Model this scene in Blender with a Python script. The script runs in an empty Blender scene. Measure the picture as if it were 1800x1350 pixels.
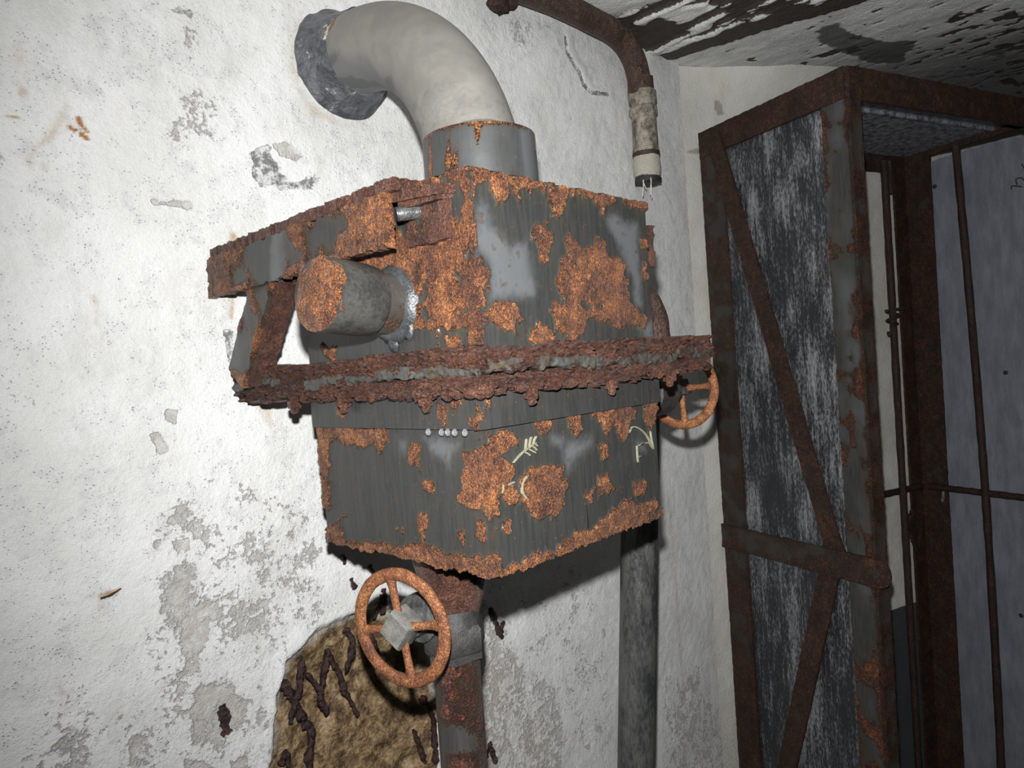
import bpy, math, random
import numpy as np
from mathutils import Matrix, Vector

# ---------------------------------------------------------------- camera, world, light, exposure
S = bpy.context.scene
FPX = 1257.6
YAW, PITCH, ROLL = (math.radians(a) for a in (43.914, 1.4988, -4.1098))
CAM = np.array([0.0, 0.0, 1.6])
_F = np.array([math.cos(PITCH)*math.cos(YAW), math.cos(PITCH)*math.sin(YAW), -math.sin(PITCH)])
_r = np.array([math.sin(YAW), -math.cos(YAW), 0.0])
_u = np.cross(_r, _F)
_R = math.cos(ROLL)*_r + math.sin(ROLL)*_u
_U = -math.sin(ROLL)*_r + math.cos(ROLL)*_u
cd = bpy.data.cameras.new('camera')
cam = bpy.data.objects.new('camera', cd)
S.collection.objects.link(cam)
cd.sensor_width = 36.0
cd.lens = 36.0*FPX/1800.0
cd.clip_start = 0.02
m = Matrix.Identity(4)
for i in range(3):
    m[i][0], m[i][1], m[i][2], m[i][3] = _R[i], _U[i], -_F[i], CAM[i]
cam.matrix_world = m
S.camera = cam

S.view_settings.view_transform = 'Standard'
S.view_settings.look = 'None'
S.view_settings.gamma = 1.0
S.view_settings.use_curve_mapping = False
S.view_settings.exposure = 0.0

w = bpy.data.worlds.new('world')
S.world = w
w.use_nodes = True
w.node_tree.nodes['Background'].inputs[0].default_value = (0.8, 0.9, 1.0, 1)
w.node_tree.nodes['Background'].inputs[1].default_value = 0.010

ld = bpy.data.lights.new('camera_flash', 'SPOT')
ld.energy = 168.0
ld.spot_size = math.radians(150)
ld.spot_blend = 1.0
ld.shadow_soft_size = 0.012
ld.color = (1.0, 1.0, 0.995)
flash = bpy.data.objects.new('camera_flash', ld)
S.collection.objects.link(flash)
fpos = CAM + _U*0.10 - _R*0.012 + _F*0.01
aim = _F*1.0 + _R*0.40 + _U*0.02
flash.rotation_euler = Vector(aim).to_track_quat('-Z', 'Y').to_euler()
flash.location = fpos

# ---------------------------------------------------------------- geometry of the place
K = 0.654
X0, Y0, X1, Y1 = 0.5851, 0.6155, 0.966, 0.995      # filter box in plan
ZB, ZR0, ZR1, ZF0, ZF1, ZT = 1.347, 1.526, 1.574, 1.568, 1.626, 1.837
YW = 1.222                                           # left wall plane
COR = np.array([2.1673, 1.222, 2.5658])              # where the wall bends, at the ceiling
ZC = 2.5658
CY = math.radians(-19.1234)
DV = np.array([math.cos(CY), math.sin(CY), 0.0])     # along the right wall
NV = np.array([-math.sin(CY), math.cos(CY), 0.0])    # into the right wall
CO = COR + DV*0.0838
CO[2] = 0.0                                          # cabinet's back left foot
Xd, Yd, Zd = np.eye(3)

def ray(px, py):
    return _F + (px-900)/FPX*_R - (py-675)/FPX*_U
def on(px, py, n, q):
    """the point of the plane through q with normal n that the photograph shows at a pixel"""
    d = ray(px, py); n = np.asarray(n, float)
    return CAM + d*((np.asarray(q)-CAM) @ n/(d @ n))

# ---------------------------------------------------------------- numeric helpers
def _hash(ix, iy, iz, seed):
    h = (ix.astype(np.int64)*374761393 + iy.astype(np.int64)*668265263 + iz.astype(np.int64)*2147483647 + seed*974634777) & 0xFFFFFFFF
    h = ((h ^ (h >> 13))*1274126177) & 0xFFFFFFFF
    h = ((h ^ (h >> 16))*2246822519) & 0xFFFFFFFF
    return ((h ^ (h >> 15)) & 0xFFFFFF)/float(0xFFFFFF)
def vnoise(P, seed=0):
    i = np.floor(P).astype(np.int64); f = P - i
    f = f*f*f*(f*(f*6-15)+10)
    x, y, z = i[..., 0], i[..., 1], i[..., 2]
    fx, fy, fz = f[..., 0], f[..., 1], f[..., 2]
    def L(a, b, t): return a + (b-a)*t
    c = [_hash(x+dx, y+dy, z+dz, seed) for dz in (0, 1) for dy in (0, 1) for dx in (0, 1)]
    return L(L(L(c[0], c[1], fx), L(c[2], c[3], fx), fy), L(L(c[4], c[5], fx), L(c[6], c[7], fx), fy), fz)
def fbm(P, scale=1.0, octaves=4, seed=0, gain=0.5):
    """0..1 fractal noise"""
    P = np.asarray(P, float)*np.asarray(scale)
    a, s, t = 1.0, 0.0, 0.0
    for k in range(octaves):
        s = s + a*vnoise(P*(2.03**k) + 17.3*k, seed+k); t += a; a *= gain
    return s/t
def sstep(a, b, x):
    t = np.clip((x-a)/(b-a), 0, 1); return t*t*(3-2*t)
def sdf_poly(P, poly):
    """signed distance, negative inside"""
    poly = np.asarray(poly, float); n = len(poly)
    d = np.full(len(P), 1e9); inside = np.zeros(len(P), bool)
    for i in range(n):
        a, b = poly[i], poly[(i+1) % n]
        e = b-a; w_ = P-a
        t = np.clip((w_ @ e)/max(e @ e, 1e-12), 0, 1)
        q = w_ - t[:, None]*e
        d = np.minimum(d, (q*q).sum(1))
        c = ((a[1] > P[:, 1]) != (b[1] > P[:, 1]))
        if c.any():
            xi = (b[0]-a[0])*(P[:, 1]-a[1])/((b[1]-a[1]) if abs(b[1]-a[1]) > 1e-12 else 1e-12) + a[0]
            inside ^= c & (P[:, 0] < xi)
    d = np.sqrt(d)
    return np.where(inside, -d, d)
def sdf_line(P, line):
    d = np.full(len(P), 1e9)
    line = np.asarray(line, float)
    for a, b in zip(line[:-1], line[1:]):
        e = b-a; w_ = P-a
        t = np.clip((w_ @ e)/max(e @ e, 1e-12), 0, 1)
        q = w_ - t[:, None]*e
        d = np.minimum(d, np.sqrt((q*q).sum(1)))
    return d
def masked(fn, P, shape, pad=0.03, far=1.0):
    """evaluate a distance only near its shape"""
    shape = np.asarray(shape, float)
    lo, hi = shape.min(0)-pad, shape.max(0)+pad
    k = np.all((P > lo) & (P < hi), axis=1)
    out = np.full(len(P), far)
    if k.any(): out[k] = fn(P[k], shape)
    return out

# ---------------------------------------------------------------- object helpers
def tag(o, label=None, cat=None, group=None, kind=None):
    for k, v in (('label', label), ('category', cat), ('group', group), ('kind', kind)):
        if v: o[k] = v
    return o
def thing(name, loc, label, cat, group=None):
    o = bpy.data.objects.new(name, None)
    o.empty_display_size = 0.05
    S.collection.objects.link(o); o.location = tuple(loc)
    return tag(o, label, cat, group)
def origin(o):
    p = np.zeros(3)
    while o is not None:
        p = p + np.array(o.location); o = o.parent
    return p
def link(name, V, faces, mat, parent=None, attr=None, smooth=40, kind=None, label=None):
    """one mesh object; V in world coordinates; faces: (n,4) array or list"""
    V = np.asarray(V, float)
    me = bpy.data.meshes.new(name)
    if parent is not None:
        org = origin(parent)
        V = V - org
    loc = np.zeros(3)
    if isinstance(faces, np.ndarray):
        n, c = faces.shape
        me.vertices.add(len(V)); me.vertices.foreach_set('co', V.astype(np.float32).ravel())
        me.loops.add(n*c); me.loops.foreach_set('vertex_index', faces.astype(np.int32).ravel())
        me.polygons.add(n)
        me.polygons.foreach_set('loop_start', np.arange(0, n*c, c, dtype=np.int32))
        me.polygons.foreach_set('loop_total', np.full(n, c, dtype=np.int32))
        me.update(calc_edges=True)
    else:
        me.from_pydata([tuple(v) for v in V], [], [tuple(int(i) for i in f) for f in faces]); me.update()
    if attr is not None:
        a = me.color_attributes.new('m', 'FLOAT_COLOR', 'POINT')
        A = np.ones((len(V), 4), np.float32); attr = np.asarray(attr)
        A[:, :attr.shape[1]] = attr
        a.data.foreach_set('color', A.ravel())
    me.materials.append(mat)
    if smooth:
        me.polygons.foreach_set('use_smooth', np.ones(len(me.polygons), bool))
        me.set_sharp_from_angle(angle=math.radians(smooth))
    o = bpy.data.objects.new(name, me)
    S.collection.objects.link(o)
    if parent is not None: o.parent = parent
    if kind: o['kind'] = kind
    if label: o['label'] = label
    return o
def quads(nu, nv, wrap_u=False, flip=False):
    iu = np.arange(nu if wrap_u else nu-1); iv = np.arange(nv-1)
    U_, V_ = np.meshgrid(iu, iv)
    a = V_*nu + U_; b = V_*nu + (U_+1) % nu; c = (V_+1)*nu + (U_+1) % nu; d = (V_+1)*nu + U_
    q = np.stack([a, b, c, d], -1).reshape(-1, 4)
    return q[:, ::-1].copy() if flip else q

class Acc:
    """collects shapes of ONE part"""
    def __init__(self): self.V, self.F, self.n = [], [], 0
    def add(self, V, F):
        V = np.asarray(V, float)
        self.V.append(V); self.F += [tuple(int(i)+self.n for i in f) for f in F]; self.n += len(V)
        return self
    def build(self, name, mat, parent=None, attr=None, noise=0, nscale=60, **kw):
        V = np.concatenate(self.V)
        if noise:
            V = V + noise*2*(np.stack([fbm(V, nscale, 3, 5), fbm(V, nscale, 3, 25), fbm(V, nscale, 3, 45)], -1)-0.5)
        if attr is None: attr = default_attr(V, 0.5)
        elif np.isscalar(attr): attr = default_attr(V, attr)
        return link(name, V, self.F, mat, parent, attr, **kw)
def default_attr(V, rust=0.5, seed=3, scale=28, spread=1.6):
    r = np.clip(rust + spread*(fbm(V, scale, 4, seed)-0.5), 0, 1)
    p = np.clip(1.8*(fbm(V*np.array([1, 1, .4]), 14, 3, seed+9)-0.42), 0, 1)
    s = np.clip(2.0*(fbm(V*np.array([1, 1, .25]), 22, 3, seed+19)-0.45), 0, 1)
    return np.stack([r, p, s], -1)

def frame_of(t):
    t = t/np.linalg.norm(t)
    a = Zd if abs(t[2]) < 0.9 else Xd
    u = np.cross(a, t); u /= np.linalg.norm(u)
    return u, np.cross(t, u)
def tube(path, rad, n=12, caps=True, squash=None):
    path = np.asarray(path, float); rad = np.broadcast_to(np.asarray(rad, float), (len(path),))
    T = np.gradient(path, axis=0)
    u, v = frame_of(T[0])
    rings = []
    ang = np.linspace(0, 2*math.pi, n, endpoint=False)
    for k in range(len(path)):
        t = T[k]/np.linalg.norm(T[k])
        u = u - t*(u @ t); u /= np.linalg.norm(u); v = np.cross(t, u)
        rings.append(path[k] + rad[k]*(np.cos(ang)[:, None]*u + np.sin(ang)[:, None]*v))
    V = np.concatenate(rings)
    F = [tuple(q) for q in quads(n, len(path), True)]
    if caps:
        F.append(tuple(range(n))[::-1]); F.append(tuple(range(n*(len(path)-1), n*len(path))))
    return V, F
def smooth_path(pts, n=8):
    """Catmull-Rom through the points"""
    P = np.asarray(pts, float); P = np.vstack([2*P[0]-P[1], P, 2*P[-1]-P[-2]])
    out = []
    for i in range(1, len(P)-2):
        for t in np.linspace(0, 1, n, endpoint=False):
            a, b, c, d = P[i-1], P[i], P[i+1], P[i+2]
            out.append(0.5*((2*b)+(c-a)*t+(2*a-5*b+4*c-d)*t*t+(-a+3*b-3*c+d)*t**3))
    out.append(P[-2])
    return np.array(out)
def lathe(prof, centre, axis, n=32):
    """prof: list of (distance along axis, radius)"""
    axis = np.asarray(axis, float); axis /= np.linalg.norm(axis)
    u, v = frame_of(axis)
    ang = np.linspace(0, 2*math.pi, n, endpoint=False)
    V = np.concatenate([np.asarray(centre) + h*axis + max(r, 1e-5)*(np.cos(ang)[:, None]*u + np.sin(ang)[:, None]*v) for h, r in prof])
    F = [tuple(q) for q in quads(n, len(prof), True)]
    F.append(tuple(range(n))[::-1]); F.append(tuple(range(n*(len(prof)-1), n*len(prof))))
    return V, F
def hexnut(centre, axis, r, h, n=6, turn=0.0, chamfer=0.12):
    axis = np.asarray(axis, float)/np.linalg.norm(axis); u, v = frame_of(axis)
    ang = np.linspace(0, 2*math.pi, n, endpoint=False) + turn
    V = np.concatenate([np.asarray(centre) + k*axis + q*r*(np.cos(ang)[:, None]*u + np.sin(ang)[:, None]*v)
                        for k, q in ((0, 1-chamfer), (h*0.12, 1), (h*0.88, 1), (h, 1-chamfer))])
    F = [tuple(q) for q in quads(n, 4, True)]
    F.append(tuple(range(n))[::-1]); F.append(tuple(range(3*n, 4*n)))
    return V, F
def boxpts(lo, hi, A=Xd, B=Yd, C=Zd, o=np.zeros(3)):
    V = [o + A*x + B*y + C*z for z in (lo[2], hi[2]) for y in (lo[1], hi[1]) for x in (lo[0], hi[0])]
    return np.array(V), [(0, 2, 3, 1), (4, 5, 7, 6), (0, 1, 5, 4), (2, 6, 7, 3), (0, 4, 6, 2), (1, 3, 7, 5)]

def slab(name, o, U, V, N, th, mat, parent, res=0.006, rust=0.6, bump=0.002, rag=0.002, shape=None, maskfn=None, palefn=None, seed=1, smooth=50, label=None, paint=None):
    """thin plate from corner o along U and V, thickness th along N, with rough faces and ragged edges.
    shape: optional function (s,t) -> (s,t) that trims the outline."""
    lu, lv = np.linalg.norm(U), np.linalg.norm(V)
    nu, nv = max(3, int(lu/res)+1), max(3, int(lv/res)+1)
    s, t = np.meshgrid(np.linspace(0, 1, nu), np.linspace(0, 1, nv))
    s, t = s.ravel(), t.ravel()
    if shape: s2, t2 = shape(s, t)
    else: s2, t2 = s, t
    P = o + s2[:, None]*U + t2[:, None]*V
    Nn = N/np.linalg.norm(N)
    edge = np.minimum(np.minimum(s*lu, (1-s)*lu), np.minimum(t*lv, (1-t)*lv))
    e = np.exp(-(edge/(1.2*res))**2)
    nz = fbm(P, 90, 3, seed)-0.5; nz2 = fbm(P, 110, 3, seed+7)-0.5
    P = P + rag*2*e[:, None]*(nz[:, None]*U/lu + nz2[:, None]*V/lv)
    r = np.clip(rust + 1.7*(fbm(P, 26, 4, seed+3)-0.5) + 0.25*np.exp(-(edge/0.012)**2), 0, 1)
    if maskfn is not None: r = maskfn(P, r)
    p = np.clip(1.8*(fbm(P*np.array([1, 1, .4]), 16, 3, seed+9)-0.40), 0, 1)
    st = np.clip(2.0*(fbm(P*np.array([1, 1, .2]), 24, 3, seed+19)-0.45), 0, 1)
    if palefn is not None: p = palefn(P, p)
    h = bump*sstep(.3, .7, r)*(0.4+1.4*fbm(P, 130, 4, seed+5))
    front = P + Nn*(th + h)[:, None]; back = P - Nn*h[:, None]*0.6
    n = nu*nv
    A = quads(nu, nv); B = quads(nu, nv, flip=True)+n
    idx = np.arange(n).reshape(nv, nu)
    rim = np.concatenate([idx[0, :], idx[1:, -1], idx[-1, -2::-1], idx[-2:0:-1, 0]])
    nx = np.roll(rim, -1)
    C = np.stack([rim, rim+n, nx+n, nx], -1)
    F = np.concatenate([A, B, C])
    if np.dot(np.cross(U, V), Nn) < 0: F = F[:, ::-1].copy()
    at = np.stack([r, p, st], -1)
    return link(name, np.concatenate([front, back]), F, mat, parent, np.concatenate([at, at]), smooth=smooth, label=label)

# ---------------------------------------------------------------- materials
class NT:
    def __init__(self, name):
        self.m = bpy.data.materials.new(name); self.m.use_nodes = True
        self.t = self.m.node_tree; self.b = self.t.nodes['Principled BSDF']
    def n(self, typ, **kw):
        x = self.t.nodes.new(typ)
        for k, v in kw.items(): setattr(x, k, v)
        return x
    def set(self, sock, v):
        if hasattr(v, 'is_linked') or isinstance(v, bpy.types.NodeSocket): self.t.links.new(v, sock)
        else: sock.default_value = v
    def obj(self):
        return self.n('ShaderNodeTexCoord').outputs['Object']
    def mapv(self, v, scale):
        x = self.n('ShaderNodeMapping'); self.set(x.inputs[0], v); x.inputs[3].default_value = scale; return x.outputs[0]
    def noise(self, vec, scale, detail=4, rough=0.55, dist=0.0):
        x = self.n('ShaderNodeTexNoise'); self.set(x.inputs['Vector'], vec)
        x.inputs['Scale'].default_value = scale; x.inputs['Detail'].default_value = detail
        x.inputs['Roughness'].default_value = rough; x.inputs['Distortion'].default_value = dist
        return x.outputs['Fac']
    def voro(self, vec, scale, feature='F1'):
        x = self.n('ShaderNodeTexVoronoi', feature=feature); self.set(x.inputs['Vector'], vec); x.inputs['Scale'].default_value = scale
        return x.outputs['Distance']
    def math(self, op, a, b=0.0, c=0.0):
        x = self.n('ShaderNodeMath', operation=op)
        for i, v in enumerate((a, b, c)): self.set(x.inputs[i], v)
        return x.outputs[0]
    def step(self, v, a, b, lo=0.0, hi=1.0):
        x = self.n('ShaderNodeMapRange', interpolation_type='SMOOTHSTEP'); self.set(x.inputs[0], v)
        x.inputs[1].default_value, x.inputs[2].default_value, x.inputs[3].default_value, x.inputs[4].default_value = a, b, lo, hi
        return x.outputs[0]
    def mix(self, f, a, b, mode='MIX'):
        x = self.n('ShaderNodeMix', data_type='RGBA', blend_type=mode)
        self.set(x.inputs[0], f)
        for i, v in ((6, a), (7, b)):
            if isinstance(v, tuple): x.inputs[i].default_value = (*v[:3], 1)
            else: self.set(x.inputs[i], v)
        return x.outputs[2]
    def ramp(self, f, stops):
        x = self.n('ShaderNodeValToRGB'); self.set(x.inputs[0], f)
        e = x.color_ramp.elements
        while len(e) < len(stops): e.new(0.5)
        for k, (p, c) in enumerate(stops): e[k].position = p; e[k].color = (*c, 1)
        return x.outputs[0]
    def attr(self, name='m'):
        x = self.n('ShaderNodeAttribute', attribute_name=name)
        s = self.n('ShaderNodeSeparateColor'); self.t.links.new(x.outputs['Color'], s.inputs[0])
        return s.outputs[0], s.outputs[1], s.outputs[2]
    def bump(self, h, dist=0.003, strength=1.0):
        x = self.n('ShaderNodeBump'); self.set(x.inputs['Height'], h)
        x.inputs['Distance'].default_value = dist; x.inputs['Strength'].default_value = strength
        self.t.links.new(x.outputs[0], self.b.inputs['Normal'])
    def out(self, col, rough=0.6, metal=0.0, spec=0.5):
        if isinstance(col, tuple): self.b.inputs['Base Color'].default_value = (*col[:3], 1)
        else: self.set(self.b.inputs['Base Color'], col)
        self.set(self.b.inputs['Roughness'], rough); self.set(self.b.inputs['Metallic'], metal)
        self.b.inputs['Specular IOR Level'].default_value = spec
        return self.m

RUST = [(0.28, (.014, .008, .008)), (0.41, (.042, .018, .014)), (0.49, (.100, .037, .018)), (0.565, (.235, .084, .028)), (0.66, (.46, .180, .056)), (0.80, (.56, .36, .24))]
def rusty(name, paint=(.022, .023, .0225), paint2=(.032, .033, .032), pale=(.095, .100, .104), stain=(.050, .042, .022), mw=(.43, .55),
          rust=None, spec=0.5, rrough=0.30, prough=0.42, bumpd=0.0045, fine=1.0, zs=1.0):
    k = NT(name); v0 = k.obj(); v = k.mapv(v0, (1, 1, zs)) if zs != 1.0 else v0
    R, G, B = k.attr()
    n0 = k.noise(v, 17, 4, 0.6); n1 = k.noise(v, 70, 5, 0.65); n2 = k.noise(v, 330*fine, 5, 0.68); n3 = k.noise(v, 900*fine, 3, 0.6)
    mask = k.step(k.math('ADD', R, k.math('MULTIPLY_ADD', n2, 0.9, -0.45)), *mw)
    f = k.math('ADD', k.math('MULTIPLY_ADD', n1, 0.40, -.035), k.math('MULTIPLY_ADD', n2, 0.62, -.09))
    f = k.math('ADD', f, k.math('MULTIPLY_ADD', n0, 0.34, -.03))
    f = k.math('ADD', f, k.math('MULTIPLY_ADD', n3, 1.0, -0.535))
    rc = k.ramp(f, rust or RUST)
    sv = k.mapv(v0, (1, 1, 0.10))
    st = k.noise(sv, 170, 5, 0.65); sw = k.noise(sv, 45, 4, .6)
    pc = k.mix(k.step(st, .35, .65), paint, paint2)
    pc = k.mix(k.math('MULTIPLY', k.step(sw, .45, .75), .28), pc, (.042, .040, .028))
    pc = k.mix(k.math('MULTIPLY', k.step(k.math('ADD', G, k.math('MULTIPLY_ADD', n0, 0.6, -0.3)), 0.0, 1.05), .80), pc, pale)
    pc = k.mix(k.math('MULTIPLY', k.step(k.math('ADD', B, k.math('MULTIPLY_ADD', st, 0.7, -0.35)), 0.25, 0.9), 0.8), pc, stain)
    halo = k.step(k.math('ADD', R, k.math('MULTIPLY_ADD', n1, 0.3, -0.15)), 0.05, 0.5)
    pc = k.mix(k.math('MULTIPLY', halo, .6), pc, (.050, .034, .022))
    sp = k.step(k.math('ADD', k.noise(v0, 210, 2, .5), k.math('MULTIPLY', n1, .22)), .80, .84)
    pc = k.mix(k.math('MULTIPLY', sp, .7), pc, (.12, .05, .03))
    col = k.mix(mask, pc, rc)
    h = k.math('MULTIPLY', mask, k.math('ADD', k.math('MULTIPLY', n2, 1.0), k.math('MULTIPLY', n3, 0.5)))
    h = k.math('ADD', h, k.math('MULTIPLY', k.math('MULTIPLY', mask, n1), .9))
    h = k.math('ADD', h, k.math('MULTIPLY', n1, 0.05))
    h = k.math('ADD', h, k.math('MULTIPLY', st, 0.012))
    k.bump(h, bumpd, 1.0)
    return k.out(col, k.math('MULTIPLY_ADD', mask, rrough-prough, prough), 0.0, spec)

M = {}
M['box'] = rusty('rusted_grey_paint')
CRUST = [(0.26, (.011, .006, .006)), (0.38, (.030, .013, .011)), (0.48, (.070, .027, .017)), (0.58, (.125, .054, .034)), (0.68, (.235, .112, .070)), (0.82, (.42, .29, .24))]
M['crust'] = rusty('flaking_rust', paint=(.035, .034, .032), rust=CRUST, bumpd=0.005)
M['lamina'] = rusty('layered_rust', paint=(.034, .034, .031), paint2=(.058, .058, .054), rust=CRUST, bumpd=0.006, zs=3.2, fine=.7)
M['wheel'] = rusty('rusted_cast_iron', rust=[(0.30, (.040, .017, .012)), (0.42, (.10, .038, .020)), (0.52, (.19, .070, .029)), (0.62, (.29, .115, .042)), (0.72, (.42, .24, .10))], bumpd=0.0015, spec=0.3, rrough=0.6, fine=.8)
M['dark'] = rusty('dark_rusted_steel', mw=(.25, .75), paint=(.024, .024, .024), paint2=(.034, .033, .032), pale=(.05, .05, .05), stain=(.03, .025, .018), rust=[(0.30, (.007, .0055, .005)), (0.42, (.016, .0095, .0075)), (0.53, (.034, .016, .010)), (0.63, (.070, .029, .016)), (0.84, (.22, .085, .035))], bumpd=0.002, spec=0.3, rrough=0.6, fine=.6)
M['conduit'] = rusty('brown_rusted_conduit', mw=(.3, .7), paint=(.05, .044, .038), rust=[(0.28, (.012, .007, .006)), (0.42, (.032, .017, .012)), (0.53, (.065, .034, .022)), (0.64, (.12, .068, .044)), (0.8, (.26, .17, .12))], bumpd=0.003, spec=0.45, rrough=0.42, fine=.6)
M['pipe_rust'] = rusty('rust_flecked_pipe', mw=(.3, .7), paint=(.030, .029, .028), paint2=(.042, .042, .042), rust=[(0.30, (.012, .007, .006)), (0.44, (.036, .015, .011)), (0.54, (.080, .028, .017)), (0.64, (.15, .05, .025)), (0.76, (.36, .11, .05))], bumpd=0.003, spec=0.45, rrough=0.45, fine=.8)
M['post'] = rusty('post_paint_with_rust_flecks', mw=(.38, .62), paint=(.030, .030, .029), paint2=(.044, .044, .041), rust=[(0.28, (.012, .008, .007)), (0.42, (.030, .014, .010)), (0.54, (.070, .027, .016)), (0.66, (.20, .072, .028)), (0.8, (.34, .14, .05))], bumpd=.002, spec=.3, rrough=.6, fine=.6)
M['rod'] = rusty('brown_rusted_rod', mw=(.25, .75), paint=(.018, .016, .015), paint2=(.026, .021, .018), rust=[(0.3, (.008, .006, .006)), (0.46, (.020, .011, .009)), (0.60, (.042, .019, .013)), (0.76, (.10, .045, .025))], bumpd=0.0015, spec=0.3, rrough=0.6, fine=.6)

def m_wall():
    k = NT('white_plaster'); v = k.obj()
    R, G, B = k.attr()                    # R bare grey render, G ochre stain, B dark peeled
    nf = k.noise(v, 160, 5, 0.65); nm = k.noise(v, 34, 5, 0.6); nb = k.noise(v, 5, 4, 0.6); ng = k.noise(k.mapv(v, (1, 1, 2.2)), 330, 3, 0.6)
    c = k.mix(k.step(nb, .35, .65), (.70, .70, .68), (.78, .78, .77))
    c = k.mix(k.math('MULTIPLY', k.step(nm, .50, .74), 0.42), c, (.48, .49, .51))
    c = k.mix(k.math('MULTIPLY', k.step(k.noise(k.mapv(v, (1, 1, .55)), 8, 6, .7), .50, .68), 0.40), c, (.52, .515, .49))
    pit = k.step(k.voro(k.mapv(v, (1, 1, 1.7)), 150), 0.05, 0.22)
    pitm = k.math('MULTIPLY', k.math('SUBTRACT', 1.0, pit), k.step(nm, .44, .60))
    c = k.mix(k.math('MULTIPLY', pitm, 0.75), c, (.24, .245, .27))
    mn = k.math('ADD', k.math('MULTIPLY', k.noise(v, 24, 5, .65), .5), k.math('MULTIPLY', k.noise(v, 120, 5, .65), .5))
    mr = k.step(k.math('ADD', R, k.math('MULTIPLY_ADD', mn, 2.0, -1.0)), 0.40, 0.58)
    crusty = k.step(R, .08, .5)
    c = k.mix(k.math('MULTIPLY', mr, k.step(k.noise(v, 60, 5, .7), .3, .62, .35, .95)), c, (.455, .435, .40))
    c = k.mix(k.math('MULTIPLY', k.step(k.math('ADD', G, k.math('MULTIPLY_ADD', nf, 0.5, -0.25)), 0.1, 1.0), 0.8), c, (.42, .285, .13))
    c = k.mix(k.math('MULTIPLY', k.step(k.math('ADD', G, k.math('MULTIPLY_ADD', nf, 0.6, -0.3)), .75, 1.15), .85), c, (.36, .125, .045))
    mb = k.step(k.math('ADD', B, k.math('MULTIPLY_ADD', nf, 1.0, -0.5)), 0.38, 0.56)
    c = k.mix(k.math('MULTIPLY', mb, k.step(k.noise(v, 70, 5, .7), .40, .58, .15, .95)), c, (.15, .15, .15))
    h = k.math('ADD', k.math('MULTIPLY', nf, 0.6), k.math('MULTIPLY', ng, 0.35))
    h = k.math('SUBTRACT', h, k.math('MULTIPLY', pitm, 0.35))
    h = k.math('SUBTRACT', h, k.math('MULTIPLY', mr, 0.45))
    h = k.math('SUBTRACT', h, k.math('MULTIPLY', mb, 0.4))
    h = k.math('ADD', h, k.math('MULTIPLY', crusty, k.math('MULTIPLY', k.noise(v, 85, 5, .7), .9)))
    k.bump(h, 0.0045, 1.0)
    return k.out(c, 0.62, 0, 0.35)
M['wall'] = m_wall()
def m_wall2():
    k = NT('beige_plaster'); v = k.obj()
    R, G, B = k.attr()
    nf = k.noise(v, 120, 5, 0.65); nb = k.noise(v, 6, 4, 0.6)
    c = k.mix(k.step(nb, .35, .65), (.56, .545, .49), (.63, .62, .58))
    c = k.mix(k.math('MULTIPLY', k.step(k.math('ADD', R, k.math('MULTIPLY_ADD', nf, .6, -.3)), .3, .8), .8), c, (.30, .27, .23))
    c = k.mix(k.math('MULTIPLY', k.step(k.math('ADD', G, k.math('MULTIPLY_ADD', nf, .4, -.2)), .1, 1.0), .7), c, (.42, .33, .18))
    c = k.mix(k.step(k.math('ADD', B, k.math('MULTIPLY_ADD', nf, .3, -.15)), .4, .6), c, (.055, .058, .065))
    k.bump(k.math('ADD', nf, k.math('MULTIPLY', k.noise(v, 420, 3), .4)), 0.003, 1.0)
    return k.out(c, 0.65, 0, 0.35)
M['wall2'] = m_wall2()
def m_ceiling():
    k = NT('flaking_ceiling_paint'); v = k.obj()
    R, G, B = k.attr()
    nf = k.noise(v, 110, 5, 0.65)
    nb = k.noise(v, 7, 4, 0.6)
    c = k.mix(k.step(nb, .35, .65), (.62, .62, .60), (.78, .78, .75))
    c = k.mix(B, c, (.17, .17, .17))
    m1 = k.step(k.math('ADD', R, k.math('MULTIPLY_ADD', nf, .8, -.4)), .42, .56)
    dk = k.mix(k.noise(v, 40, 4), (.030, .026, .024), (.085, .066, .052))
    c = k.mix(m1, c, dk)
    c = k.mix(k.math('MULTIPLY', k.step(k.math('ADD', G, k.math('MULTIPLY_ADD', nf, .3, -.15)), .2, .8), .85), c, (.055, .055, .052))
    k.bump(k.math('SUBTRACT', nf, k.math('MULTIPLY', m1, .9)), 0.006, 1.0)
    return k.out(c, 0.6, 0, 0.4)
M['ceiling'] = m_ceiling()
def m_rock():
    k = NT('exposed_concrete'); v = k.obj()
    R, G, B = k.attr()
    n1 = k.noise(v, 30, 6, .65); n2 = k.noise(v, 150, 5, .65)
    c = k.ramp(k.math('ADD', k.math('MULTIPLY_ADD', n1, .95, -.17), k.math('MULTIPLY', n2, .45)), [(.32, (.030, .020, .014)), (.43, (.095, .058, .028)), (.53, (.215, .138, .066)), (.63, (.36, .25, .135)), (.76, (.50, .41, .28))])
    c = k.mix(k.step(G, .2, .9), c, (.42, .39, .34))
    k.bump(k.math('ADD', n1, k.math('MULTIPLY', n2, .6)), .010, 1.0)
    return k.out(c, .30, 0, .5)
M['rock'] = m_rock()
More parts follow.
